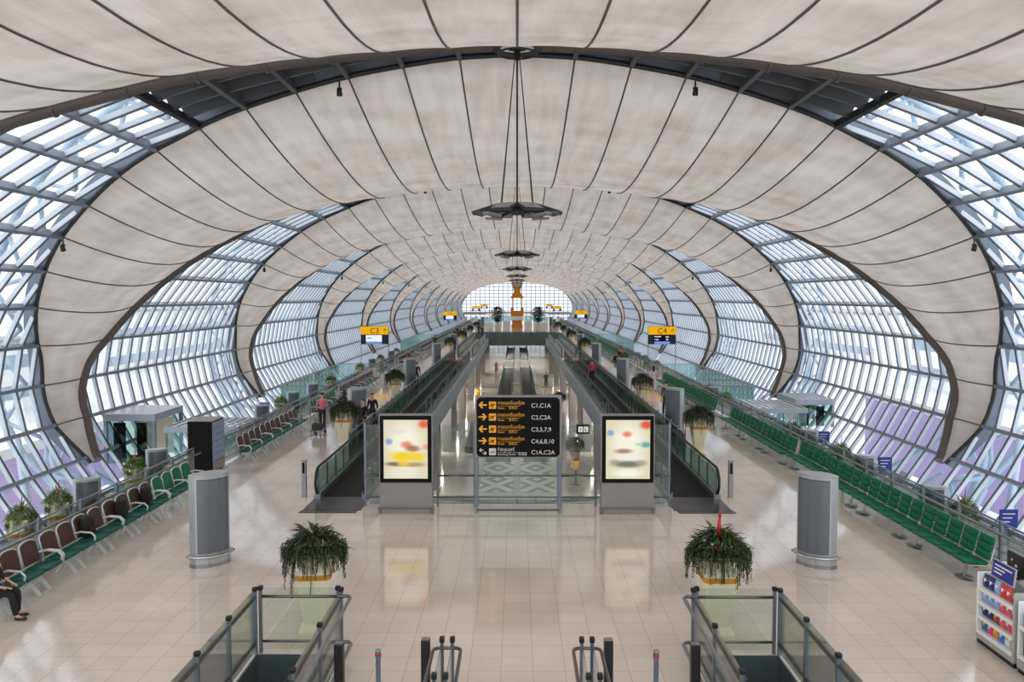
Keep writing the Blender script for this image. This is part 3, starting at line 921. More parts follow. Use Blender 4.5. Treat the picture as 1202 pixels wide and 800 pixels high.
for sgn, nm, segs in ((1,'C4',((9.4,54),(63.6,54),(118,54),(172.2,54))), (-1,'C3',((9.4,18.2),(30.3,33),(63.6,54),(118,54),(172.2,54)))):
    for i, (ys, L) in enumerate(segs):
        o = rail_section(sgn, L, max(4, int(L/1.8)))
        o.location = (sgn*10.55, ys, 0)
        tag(o, 'steel and glass railing behind the %s side benches, %s section from the camera' % (nm, ORD[i]), 'railing', 'railings behind the benches')
def teal_partition(sgn, L, n):
    t = empty('glass_partition')
    g = MB()
    for i in range(n): g.box(-.012,.012,i*L/n+.04,(i+1)*L/n-.04,.05,1.5)
    g.build('teal_pane', M_TEAL, t)
    f = MB(); f.tube([(0,0,1.52),(0,L,1.52)], .03, 6); f.tube([(0,0,.04),(0,L,.04)], .03, 6); f.build('rail', M_STEEL, t)
    for i in range(n+1):
        p = MB(); p.tube([(0,i*L/n,0),(0,i*L/n,1.58)], .03, 6); p.build('post', M_STEEL, t)
    return t
for sgn, nm in ((1,'C4'),(-1,'C3')):
    for i, (ys, L) in enumerate(((12,26),(38.3,26),(64.6,40),(105,60))):
        o = teal_partition(sgn, L, int(L/2)); o.location = (sgn*12.6, ys, HZ)
        tag(o, 'teal glass partition on the %s side lower hold floor, %s section' % (nm, ORD[i]), 'partition', 'teal glass partitions on the hold floors')
# teal glass boxes around the gate desks
def desk_box(x0, x1, y0, y1, label):
    t = empty('gate_enclosure', ((x0+x1)/2, (y0+y1)/2, HZ)); hx, hy = (x1-x0)/2, (y1-y0)/2
    g = MB()
    n = 8
    for i in range(n):
        a = -hx+2*hx*i/n+.03; b = -hx+2*hx*(i+1)/n-.03
        g.box(a,b,-hy,-hy+.03,.05,1.7); g.box(a,b,hy-.03,hy,.05,1.7)
    m = int(2*hy/1.3)
    for i in range(m):
        a = -hy+2*hy*i/m+.03; b = -hy+2*hy*(i+1)/m-.03
        g.box(-hx,-hx+.03,a,b,.05,1.7); g.box(hx-.03,hx,a,b,.05,1.7)
    g.build('teal_pane', M_TEAL, t)
    f = MB()
    for z in (.04, 1.74):
        f.tube([(-hx,-hy,z),(hx,-hy,z),(hx,hy,z),(-hx,hy,z)], .04, 6, closed=True)
    f.build('frame', M_STEEL, t)
    tag(t, label, 'glass enclosure', 'teal glass gate enclosures')
desk_box(-20.0+1.6, -13.2, 66, 88, 'teal glass enclosure under the yellow C3 gate sign')
desk_box(13.2, 18.4, 66, 88, 'teal glass enclosure under the yellow C4 gate sign')
desk_box(-18.4, -13.2, 134, 160, 'teal glass enclosure under the far gate sign beyond C3')
desk_box(13.2, 18.4, 134, 160, 'teal glass enclosure under the far gate sign beyond C4')

TEXTS = []
# ------------------------------------------------------------------ text helper
def text(body, size, mat, parent, loc, rot=(PI/2,0,0), align='LEFT', name='lettering', ext=.003, sx=1.0):
    cu = bpy.data.curves.new(name, 'FONT'); cu.body = body; cu.size = size; cu.align_x = align; cu.extrude = ext
    cu.materials.append(mat)
    o = bpy.data.objects.new(name, cu); COL.objects.link(o); o.parent = parent; o.location = loc; o.rotation_euler = rot
    o.scale = (sx,1,1)
    TEXTS.append(o)
    return o

# ------------------------------------------------------------------ gate signs
def gate_sign(x, y, code, label, screen):
    t = empty('gate_sign', (x, y, HZ))
    top = 6.0
    p = MB()
    for sx in (-1.24, 1.24): p.tube([(sx,.06,0),(sx,.06,top-.05)], .035, 8)
    p.build('post', M_POST, t)
    b = MB(); b.rbox(-1.25,1.25,-.06,.1,top-1.62,top,.015,1); b.build('housing', M_NAVY, t)
    yb = MB(); yb.box(-1.25,1.25,-.075,-.06,top-.74,top-.02); yb.build('yellow_panel', M_YELE, t)
    text(code, .7, M_DTXT, t, (0,-.08,top-.64), align='CENTER')
    ic = MB(); M = Matrix.Translation((.93,-.078,top-.3))
    ic.add([(-.1,0,-.08),(.12,0,.02),(.12,0,.06),(-.06,0,.0)], [(0,1,2,3)], M); ic.add([(-.02,0,.0),(.1,0,.1),(.04,0,.1),(-.1,0,.02)], [(0,1,2,3)], M)
    ic.add([(-.14,0,-.13),(.14,0,-.13),(.14,0,-.1),(-.14,0,-.1)], [(0,1,2,3)], M)
    ic.build('plane_symbol', M_DTXT, t)
    s = MB()
    if screen == 'white':
        s.box(-.78,.66,-.075,-.06,top-1.6,top-.8); so = s.build('screen', emit('screen_white', rgb(232,240,244), .5), t)
        q = MB(); q.box(-.78,.66,-.08,-.075,top-1.6,top-1.38); q.build('caption_bar', emit('screen_blue', rgb(110,140,215), .5), so)
        q = MB(); q.box(-.66,-.3,-.08,-.075,top-1.12,top-1.02); q.build('caption_line', emit('screen_teal', rgb(60,170,190), .5), so)
    else:
        s.box(-.78,.72,-.075,-.06,top-1.6,top-.8); so = s.build('screen', M_INK, t)
        q = MB()
        for x0, x1, z0, z1 in ((-.7,-.1,-.98,-.88),(-.5,-.42,-1.28,-1.2),(.3,.62,-1.0,-.9),(-.7,-.3,-1.22,-1.15),(.35,.55,-1.25,-1.12)): q.box(x0,x1,-.08,-.075,top+z0,top+z1)
        q.build('caption_line', emit('screen_pale', rgb(200,205,225), .5), so)
        q = MB(); q.box(-.7,.7,-.08,-.075,top-1.6,top-1.36); q.build('caption_bar', emit('screen_violet', rgb(120,140,230), .5), so)
    tag(t, label, 'sign', 'yellow gate signs')
    return t
gate_sign(-12.9, 77, 'C3', 'yellow and black gate sign reading C3 with a white screen', 'white')
gate_sign(13.1, 77, 'C4', 'yellow and black gate sign reading C4 with a dark screen', 'dark')
gate_sign(-12.6, 160, 'C5', 'small yellow gate sign reading C5 on the C3 side', 'white')
gate_sign(12.9, 172, 'C6', 'small yellow gate sign reading C6 on the C4 side', 'white')
gate_sign(-12.6, 262, 'C7', 'far yellow gate sign beyond C5 on the C3 side', 'white')
gate_sign(12.3, 262, 'C8', 'far yellow gate sign beyond C6 on the C4 side', 'white')
gate_sign(-12.4, 322, 'C9', 'farthest yellow gate sign before the end window on the C3 side', 'white')
gate_sign(12.2, 322, 'C10', 'farthest yellow gate sign before the end window on the C4 side', 'white')

# ------------------------------------------------------------------ direction sign
M_AMB = simple('sign_amber', rgb(240,168,24), .4)
M_SWH = simple('sign_white', rgb(214,214,206), .4)
def direction_sign():
    t = empty('direction_sign', (.03, 23.45, 0))
    W0, W1, zb, zt = -1.18, 1.18, 1.60, 3.27
    f = MB(); f.rbox(W0-.02, W1+.02, -.04, .12, zb-.03, zt+.03, .015, 2); f.build('frame', M_GREYP, t)
    def rr(x0,x1,z0,z1,r):
        pts = []
        for cx, cz, a0 in ((x1-r,z1-r,0),(x0+r,z1-r,90),(x0+r,z0+r,180),(x1-r,z0+r,270)):
            for i in range(5):
                a = math.radians(a0+22.5*i); pts.append((cx+r*math.cos(a), cz+r*math.sin(a)))
        return pts
    poly = rr(W0+.03, W1-.03, zb, zt-.02, .12)
    p = MB(); n = len(poly)
    p.add([(x,-.06,z) for x, z in poly] + [(x,-.04,z) for x, z in poly], [tuple(range(n-1,-1,-1))] + [(i,(i+1)%n,n+(i+1)%n,n+i) for i in range(n)])
    p.build('panel', M_INK, t)
    legs = MB()
    for x in (W0+.02, W1-.02): legs.rbox(x-.03,x+.03,-.02,.1,0,zb+.2,.006,1)
    legs.build('leg', M_POST, t)
    g = MB(); g.box(W0+.06,W1-.06,.03,.045,.1,zb-.05); g.build('glass_pane', M_GLS, t)
    b = MB(); b.tube([(W0,.04,.09),(W1,.04,.09)], .03, 6); b.build('bottom_rail', M_STEELD, t)
    rows = [2.98, 2.65, 2.315, 1.985]
    def arrow(cx, cz, d, s, mat):
        a = MB(); y = -.066
        pts = [(-.5,0,.09),(-.5,0,-.09),(.16,0,-.09),(-.1,0,-.36),(.12,0,-.42),(.5,0,0),(.12,0,.42),(-.1,0,.36),(.16,0,.09)]
        vs = [(cx+d*px*s, y, cz+pz*s) for px, _, pz in pts]
        order = list(range(9)) if d > 0 else list(range(8,-1,-1))
        a.add(vs, [tuple(order)[::-1]]); a.build('arrow', mat, t)
    def icon(cx, cz, s, mat, kind):
        i = MB(); poly = rr(cx-s/2, cx+s/2, cz-s/2, cz+s/2, .02); n = len(poly)
        i.add([(x,-.066,z) for x, z in poly], [tuple(range(n-1,-1,-1))]); io = i.build('pictogram', mat, t)
        k = MB(); y = -.07
        if kind == 'plane':
            R = Matrix.Translation((cx,0,cz)) @ Matrix.Rotation(-.55,4,'Y')
            k.add([(-.085,y,-.008),(.06,y,-.012),(.085,y,.002),(.06,y,.014),(-.085,y,.01)], [(0,1,2,3,4)], R)
            k.add([(.025,y,0),(-.015,y,-.075),(-.035,y,-.075),(-.015,y,0)], [(0,3,2,1)], R)
            k.add([(.025,y,0),(-.02,y,.065),(-.04,y,.065),(-.015,y,0)], [(0,1,2,3)], R)
            k.add([(-.06,y,0),(-.085,y,.045),(-.1,y,.045),(-.085,y,0)], [(0,1,2,3)], R)
        else:
            k.box(cx-.075,cx+.045,y-.001,y,cz-.03,cz-.005); k.box(cx+.055,cx+.075,y-.001,y,cz-.03,cz-.005)
            k.box(cx-.02,cx+.04,y-.001,y,cz+.02,cz+.03); k.box(cx+.03,cx+.075,y-.001,y,cz+.04,cz+.05)
        k.build('symbol', M_INK, io)
    codes = ['C1,C1A','C2,C2A','C3,5,7,9','C4,6,8,10']
    for r, z in enumerate(rows):
        arrow(-.98, z+.06, -1 if r % 2 == 0 else 1, .23, M_AMB)
        icon(-.71, z+.055, .2, M_AMB, 'plane')
        text('ทางออกขึ้นเครื่อง', .125, M_AMB, t, (-.57,-.066,z+.075), sx=.86, ext=.001)
        ln = MB(); ln.box(-.57,.07,-.067,-.066,z+.028,z+.035); ln.build('rule', M_AMB, t)
        text('Gates  ·  登机口', .082, M_AMB, t, (-.57,-.066,z-.05), ext=.001)
        text(codes[r], .165, M_SWH, t, (.36,-.066,z-.01), ext=.002)
    z = 1.70
    arrow(-1.02, z+.085, -1, .12, M_SWH); arrow(-.93, z-.0, 1, .12, M_SWH)
    icon(-.71, z+.04, .19, M_SWH, 'smoke')
    text('ห้องสูบบุหรี่', .12, M_SWH, t, (-.57,-.066,z+.065), sx=.86, ext=.001)
    ln = MB(); ln.box(-.57,.24,-.067,-.066,z+.022,z+.028); ln.build('rule', M_SWH, t)
    text('Smoking Room · 吸烟室', .082, M_SWH, t, (-.57,-.066,z-.055), ext=.001)
    text('C1A,C2A', .165, M_SWH, t, (.36,-.066,z-.03), ext=.002)
    tag(t, 'black direction sign with amber arrows and gate numbers between the two lit display panels', 'sign')
direction_sign()

# ------------------------------------------------------------------ lit advertising displays
def poster_material(name, blobs, base):
    m, nt, out = new_mat(name)
    uv = N(nt, 'ShaderNodeTexCoord'); last = None
    cur = None
    for (u, v, ru, rv, col, k) in blobs:
        mp = N(nt, 'ShaderNodeMapping'); mp.vector_type = 'POINT'
        mp.inputs['Location'].default_value = (-u/ru, -v/rv, 0); mp.inputs['Scale'].default_value = (1/ru, 1/rv, 0)
        nt.links.new(uv.outputs['UV'], mp.inputs[0])
        ln = N(nt, 'ShaderNodeVectorMath', operation='LENGTH'); nt.links.new(mp.outputs[0], ln.inputs[0])
        mr = N(nt, 'ShaderNodeMapRange', interpolation_type='SMOOTHSTEP'); mr.inputs[1].default_value = .35; mr.inputs[2].default_value = 1.25; mr.inputs[3].default_value = k; mr.inputs[4].default_value = 0
        nt.links.new(ln.outputs['Value'], mr.inputs[0])
        mx = N(nt, 'ShaderNodeMix', data_type='RGBA')
        if cur is None: mx.inputs[6].default_value = base
        else: nt.links.new(cur, mx.inputs[6])
        mx.inputs[7].default_value = col; nt.links.new(mr.outputs[0], mx.inputs[0]); cur = mx.outputs[2]
    e = N(nt, 'ShaderNodeEmission'); nt.links.new(cur, e.inputs[0]); e.inputs[1].default_value = .5
    nt.links.new(e.outputs[0], out.inputs[0]); return m
base = rgb(222,214,184)
P_YEL = poster_material('poster_yellow_car', [(.5,.55,.42,.45,rgb(246,243,226),.9),(.5,.1,.4,.12,rgb(236,234,214),.7),(.92,.93,.16,.09,rgb(232,96,70),.95),(.12,.63,.1,.06,rgb(104,140,200),.8),(.38,.8,.16,.05,rgb(236,206,200),.6),
    (.18,.82,.12,.05,rgb(216,218,216),.6),(.52,.58,.16,.07,rgb(232,120,84),.85),(.66,.51,.2,.07,rgb(150,84,56),.85),(.28,.25,.3,.05,rgb(110,96,58),.9),(.66,.24,.34,.05,rgb(160,136,56),.8),(.42,.38,.37,.105,rgb(238,208,50),1),(.74,.37,.24,.1,rgb(238,210,64),1),(.45,.27,.16,.07,rgb(240,200,70),.9),(.97,.54,.1,.06,rgb(240,150,110),.8)], base)
P_WHT = poster_material('poster_white_car', [(.5,.6,.42,.4,rgb(246,243,226),.9),(.92,.92,.18,.09,rgb(226,78,62),.95),(.1,.78,.1,.06,rgb(120,156,214),.85),(.48,.76,.13,.06,rgb(232,120,92),.9),(.9,.58,.14,.06,rgb(58,168,168),.9),(.74,.59,.1,.03,rgb(170,206,190),.7),
    (.4,.47,.24,.055,rgb(150,110,92),.85),(.5,.36,.4,.08,rgb(236,234,224),.9),(.5,.25,.42,.07,rgb(112,112,100),.95),(.2,.29,.14,.05,rgb(150,150,140),.7),(.8,.28,.16,.05,rgb(160,158,146),.7),(.5,.1,.4,.08,rgb(248,244,226),.9)], base)
def display(x, poster, label):
    t = empty('advertising_display', (x, 23.45, 0))
    b = MB(); b.rbox(-.73,.73,0,.32,.12,.83,.012,2); b.build('base', M_GREYP, t)
    k = MB(); k.rbox(-.75,.75,-.015,.33,0,.14,.01,2); k.rbox(-.73,.73,-.005,.32,.78,.84,.008,1); k.build('plinth', M_GREYP, t)
    c = MB(); c.rbox(-.75,.75,0,.3,.84,2.76,.015,2); c.build('casing', M_GREYP, t)
    f = MB(); f.rbox(-.715,.715,-.03,.01,.87,2.73,.01,1); f.rbox(-.14,.14,-.036,-.028,2.685,2.705,.003,1); f.build('black_bezel', M_INK, t)
    s = MB(); s.add([(-.61,-.032,.98),(.61,-.032,.98),(.61,-.032,2.62),(-.61,-.032,2.62)], [(0,1,2,3)])
    so = s.build('lit_poster', poster, t); ul = so.data.uv_layers.new(name='UVMap')
    for i, q in enumerate(((0,0),(1,0),(1,1),(0,1))): ul.data[i].uv = q
    h = MB(); h.tube([(-.78,-.06,.16),(.78,-.06,.16)], .022, 8)
    for sx in (-.72,.72): h.rbox(sx-.04,sx+.04,-.07,0,.02,.15,.008,1)
    h.build('bumper_rail', M_STEELD, t)
    tag(t, label, 'advertising display', 'lit advertising displays')
display(-3.09, P_YEL, 'lit advertising display showing a blurred yellow car, beside the direction sign')
display(3.07, P_WHT, 'lit advertising display showing a blurred white car, beside the direction sign')

# ------------------------------------------------------------------ tall glass barrier at the head of the void
def barrier(x0, x1, label, ends):
    t = empty('glass_barrier', ((x0+x1)/2, 24.3, 0)); L = x1-x0; h = L/2
    n = max(1, round(L/1.2))
    g = MB()
    for i in range(n): g.box(-h+L*i/n+.02, -h+L*(i+1)/n-.02, -.01, .01, .1, 2.35)
    g.build('glass_pane', M_GLS, t)
    for nm_, z, r in (('handrail', .9, .028), ('lower_rail', .28, .022)):
        rr = MB(); rr.tube([(-h,-.1,z),(h,-.1,z)], r, 8); rr.build(nm_, M_STEELD, t, smooth=True)
    for i in range(n+1):
        x = -h+L*i/n
        if i in (0, n) or n > 2:
            p = MB(); p.rbox(x-.03,x+.03,-.04,.04,0,2.42 if i in (0,n) else 1.2,.006,1); p.tube([(x,0,.9),(x,-.1,.9)], .012, 6); p.build('post', M_POST, t)
    tag(t, label, 'glass barrier', 'tall glass barriers at the head of the void')
barrier(-4.37, -3.9, 'narrow tall glass barrier between the yellow-car display and the moving walkway', 1)
barrier(-2.28, -1.22, 'tall glass barrier between the yellow-car display and the direction sign', 1)
barrier(-1.14, 1.18, 'tall glass barrier standing behind the direction sign', 1)
barrier(1.26, 2.26, 'tall glass barrier between the direction sign and the white-car display', 1)
barrier(3.9, 4.37, 'narrow tall glass barrier between the white-car display and the moving walkway', 1)
mb = MB(); mb.box(-3.85,3.85,24.75,25.95,-.12,-.1)
for i in range(8): mb.box(-3.85+i*1.1,-3.82+i*1.1,24.75,25.95,-.1,-.09)
tag(mb.build('glass_ledge', M_TEAL), 'teal glass ledge below the barrier at the head of the void', 'ledge')

# ------------------------------------------------------------------ moving walkways
RW = random.Random(5)
def handrail_loop(y0, y1, z0, z1, r=.09):
    pts = [(y0+.35, z0)]
    for i in range(9):
        a = -PI/2 - PI*i/8
        pts.append((y0+(z1-z0)/2 + math.cos(a)*(z1-z0)/2, (z0+z1)/2 + math.sin(a)*(z1-z0)/2))
    for i in range(9):
        a = PI/2 - PI*i/8
        pts.append((y1-(z1-z0)/2 + math.cos(a)*(z1-z0)/2, (z0+z1)/2 + math.sin(a)*(z1-z0)/2))
    pts.append((y1-.35, z0))
    return pts
def walkway(x0, x1, y0, y1, z, label, group, plates=True, gm=None, beltm=None, gedge=None, step=1.25):
    """a level moving walkway between x0..x1, belts flush with the floor"""
    xc = (x0+x1)/2; hw = (x1-x0)/2; L = y1-y0
    t = empty('moving_walkway', (xc, y0, z))
    b = MB(); b.box(-hw+.2, hw-.2, .6, L-.6, .006, .02)
    b.build('belt', beltm or M_BELT, t)
    s = MB()
    for sg in (-1, 1):
        xa, xb = sorted((sg*hw, sg*(hw-.2)))
        s.box(xa, xb, .3, L-.3, 0, .16)
        s.box(sg*(hw-.2)-.012, sg*(hw-.2)+.012, .3, L-.3, .16, .2)
    nn = int((L-1)/step); e = MB()
    for sg in (-1, 1):
        for i in range(nn+1):
            yy = .45+(L-.9)*i/nn; xx = sg*(hw-.1)
            e.box(xx-.022, xx+.022, yy-.02, yy+.02, .16, .87)
    s.build('skirting', M_STEEL, t)
    tag(e.build('glass_edge_glints', gedge or M_GEDGE, t), kind='stuff')  # panel joint edges, set densely to stand in for reflected glints
    for sg in (-1, 1):
        xx = sg*(hw-.1)
        g = MB(); n = int((L-1)/step)
        for i in range(n):
            a = .45+(L-.9)*i/n+.02; bb = .45+(L-.9)*(i+1)/n-.02
            dt = RW.uniform(-.018,.018)
            g.prism([(xx-.006-dt,a),(xx+.006-dt,a),(xx+.006+dt,bb),(xx-.006+dt,bb)], .16, .86)
        g.build('glass_balustrade', gm or M_GLSD, t)
        h = MB(); pts = [(xx, p[0], p[1]) for p in handrail_loop(.12, L-.12, .12, .94)]
        h.tube(pts, .042, 8); h.build('handrail', M_RUB, t, smooth=True)
    if plates:
        p = MB(); p.box(-hw, hw, -1.0, .6, .003, .015); p.build('landing_plate', M_PLATE, t)
        p = MB(); p.box(-hw, hw, L-.6, L+.6, .003, .015); p.build('landing_plate', M_PLATE, t)
    tag(t, label, 'moving walkway', group)
    return t
for sg, nm in ((-1,'C3'),(1,'C4')):
    xa, xb = sorted((sg*4.42, sg*6.05))
    walkway(xa, xb, 24.75, 81, 0, 'near moving walkway with black belt and dark glass on the %s side of the void' % nm, 'upper moving walkways')
    walkway(xa, xb, 86, 122.5, 0, 'far moving walkway before the bridge on the %s side of the void' % nm, 'upper moving walkways', gm=M_GLS, gedge=M_ALU, beltm=M_BELT_GLARE)  # sky glare is put into the pale belt and edge colours
    mb = MB()  # dark floor plate at the entrance
    x2, x3 = sorted((sg*4.5, sg*6.1)); mb.box(x2, x3, 23.45, 23.73, .002, .012)
    tag(mb.build('floor_mat', M_PLATE), 'dark metal plate at the entrance of the %s side moving walkway' % nm, 'floor plate', 'entrance plates of the upper walkways')
    # sensor post beside the entrance
    t = empty('sensor_post', (sg*6.42, 25.4, 0)); p = MB(); p.rbox(-.07,.07,-.06,.06,0,1.12,.008,1); p.build('body', M_STEEL, t)
    q = MB(); q.box(-.035,.035,-.066,-.06,.72,1.05); q.build('black_window', M_INK, t)
    tag(t, 'slim steel sensor post by the entrance of the %s side moving walkway' % nm, 'post', 'sensor posts by the walkways')
    # outer glass fence with round-capped posts
    for (ys, npan, what) in ((31, 33, 'near'), (87, 24, 'far')):
        t = empty('glass_railing', (sg*6.16, ys, 0)); L = npan*1.5
        g = MB()
        for i in range(npan): g.box(-.005,.005,i*1.5+.05,i*1.5+1.45,.08,1.0)
        g.build('glass_pane', M_GLS, t)
        r = MB(); r.tube([(0,0,1.02),(0,L,1.02)], .018, 6); r.build('top_rail', M_STEEL, t)
        for i in range(npan+1):
            p = MB(); p.tube([(0,i*1.5,0),(0,i*1.5,1.06)], .022, 6); p.lathe([(.001,1.13),(.03,1.12),(.045,1.09),(.03,1.06),(.001,1.05)], 8, Matrix.Translation((0,i*1.5,0))); p.build('post', M_STEEL, t)
        tag(t, 'glass railing with round-capped posts outside the %s %s side moving walkway' % (what, nm), 'railing', 'outer railings of the upper walkways')
    # red no-entry strip
    mb = MB(); x2, x3 = sorted((sg*4.7, sg*5.8)); mb.box(x2, x3, 81.7, 83.2, .002, .02)
    tag(mb.build('red_mat', simple('red_mat', rgb(214,70,84), .6)), 'red mat between the two moving walkways on the %s side' % nm, 'mat', 'red mats between walkways')
# lower level
for sg, nm in ((-1,'C3'),(1,'C4')):
    xa, xb = sorted((sg*.42, sg*2.0))
    walkway(xa, xb, 55, 127, LZ, 'near lower-level moving walkway in the void, on its %s side' % nm, 'lower moving walkways')
    walkway(xa, xb, 145, 178, LZ, 'far lower-level moving walkway in the void, on its %s side' % nm, 'lower moving walkways', beltm=simple('grey_belt', rgb(140,138,142), .4, .2))
def mat_material():
    m, nt, out = new_mat('diamond_mat')
    tc = N(nt, 'ShaderNodeTexCoord'); mp = N(nt, 'ShaderNodeMapping'); mp.inputs['Rotation'].default_value = (0,0,PI/4); mp.inputs['Scale'].default_value = (1.05,.62,1)
    mp.inputs['Rotation'].default_value = (0,0,0)
    nt.links.new(tc.outputs['Object'], mp.inputs[0])
    sx = N(nt, 'ShaderNodeSeparateXYZ'); nt.links.new(mp.outputs[0], sx.inputs[0])
    def tri(src):
        a = N(nt, 'ShaderNodeMath', operation='PINGPONG'); a.inputs[1].default_value = 1.0; nt.links.new(src, a.inputs[0]); return a.outputs[0]
    a = tri(sx.outputs[0]); b = tri(sx.outputs[1])
    s = N(nt, 'ShaderNodeMath', operation='ADD'); nt.links.new(a, s.inputs[0]); nt.links.new(b, s.inputs[1])
    p2 = N(nt, 'ShaderNodeMath', operation='PINGPONG'); p2.inputs[1].default_value = .5; nt.links.new(s.outputs[0], p2.inputs[0])
    gt = N(nt, 'ShaderNodeMath', operation='GREATER_THAN'); gt.inputs[1].default_value = .3; nt.links.new(p2.outputs[0], gt.inputs[0])
    mx = N(nt, 'ShaderNodeMix', data_type='RGBA'); mx.inputs[6].default_value = rgb(206,204,196); mx.inputs[7].default_value = rgb(140,124,116); nt.links.new(gt.outputs[0], mx.inputs[0])
    p = N(nt, 'ShaderNodeBsdfPrincipled'); p.inputs['Roughness'].default_value = .4; nt.links.new(mx.outputs[2], p.inputs['Base Color']); nt.links.new(p.outputs[0], out.inputs[0]); return m
M_MAT = mat_material()
for sg, nm in ((-1,'C3'),(1,'C4')):
    mb = MB(); mb.box(-.95,.95,0,8.4,.002,.015); o = mb.build('patterned_mat', M_MAT); o.location = (sg*1.15, 45.6, LZ)
    tag(o, 'diamond-patterned mat before the lower moving walkway on the %s side' % nm, 'mat', 'diamond mats on the lower level')
# lower level pillars, barriers and benches under the edge beams
i = 0
def lower_post(x, y, label):
    mb = MB(); mb.rbox(x-.3,x+.3,y-.45,y+.45,LZ,-.5,.03,2)
    o = mb.build('support_pillar', M_GREYP); tag(o, label, 'pillar', 'pillars under the void edge')
for sg, nm in ((-1,'C3'),(1,'C4')):
    for i, y in enumerate((43,58,73,88,103,118)):
        lower_post(sg*4.75, y, 'grey pillar under the void edge on the %s side, %s from the glass barrier' % (nm, ORD[i]))
    for i, (ya, yb) in enumerate(((45,56),(60,71))):
        t = empty('wall_screen_panel', (sg*5.1, ya, LZ)); p = MB()
        k = int((yb-ya)/1.0)
        for q in range(k): p.rbox(-.05,.05,q*1.0+.03,q*1.0+.97,.02,3.2,.01,1)
        p.build('slat_panel', M_LWALL if sg > 0 else M_GREYP, t)
        tr = MB(); tr.box(-.06,.06,0,yb-ya,3.2,3.3); tr.build('top_rail', M_GREYP, t)
        t.name = 'partition_screen'
        tag(t, 'panel screen on the lower level, %s side of the void, %s from the barrier' % (nm, ORD[i]), 'screen', 'panel screens on the lower level')
mb = MB(); mb.rbox(-3.55,-2.95,57.0,73,LZ+.12,LZ+.42,.05,2); o_ = mb.build('seat', M_BLACK)
t = empty('long_bench', (0,0,0)); o_.parent = t
mb = MB()
for y in (58,62,66,70): mb.box(-3.5,-3.0,y-.1,y+.1,LZ,LZ+.13)
mb.build('leg', M_STEELD, t)
tag(t, 'long black bench on the lower level beside the C3 side pillars', 'bench')
def stand_figure_sign(x, y, label):
    t = empty('yellow_stand', (x, y, LZ)); p = MB(); p.tube([(0,0,.0),(0,0,.9)], .05, 8); p.lathe([(.25,0),(.25,.03),(.05,.06)], 16); p.build('stem', M_STEELD, t)
    q = MB(); q.lathe([(.12,.85),(.2,.95),(.22,1.25),(.14,1.4),(.05,1.42)], 14); q.build('yellow_head', M_YEL, t, smooth=True)
    r = MB(); r.lathe([(.16,1.38),(.17,1.42),(.1,1.47)], 14); r.build('red_lid', M_RED, t)
    tag(t, label, 'stand', 'yellow stands on the lower level')
stand_figure_sign(3.3, 47.5, 'yellow stand with a red top on the lower level below the white-car display')
stand_figure_sign(3.9, 82, 'far yellow stand on the lower level on the C4 side')
stand_figure_sign(-3.9, 84, 'far yellow stand on the lower level on the C3 side')
for x, y, lb in ((3.6,52.5,'dark potted plant on the lower level on the C4 side, below the pictogram sign'),(3.9,78,'far dark potted plant on the lower level by the C4 side pillars')):
    copy_tree(pA, (x, y, LZ), .2, lb, 'ferns on the lower level')
# small black pictogram sign hung under the beam
t = empty('pictogram_sign', (3.62, 46.5, -.85)); p = MB(); p.rbox(-.36,.36,-.05,.05,-.62,-.1,.01,1); p.build('panel', M_INK, t)
q = MB(); q.box(-.26,-.02,-.056,-.05,-.52,-.22); q.box(.03,.29,-.056,-.05,-.52,-.22); q.build('white_symbol', M_WHE, t)
r = MB(); r.tube([(-.3,0,-.1),(-.3,0,.3)], .012, 5); r.tube([(.3,0,-.1),(.3,0,.3)], .012, 5); r.build('hanger', M_POST, t)
q = MB(); q.box(-.16,-.12,-.058,-.056,-.47,-.29); q.box(.1,.14,-.058,-.056,-.47,-.27); q.box(.14,.22,-.058,-.056,-.47,-.43); q.build('symbol', M_INK, t)
tag(t, 'small black sign with two white pictograms under the void edge on the C4 side', 'sign')

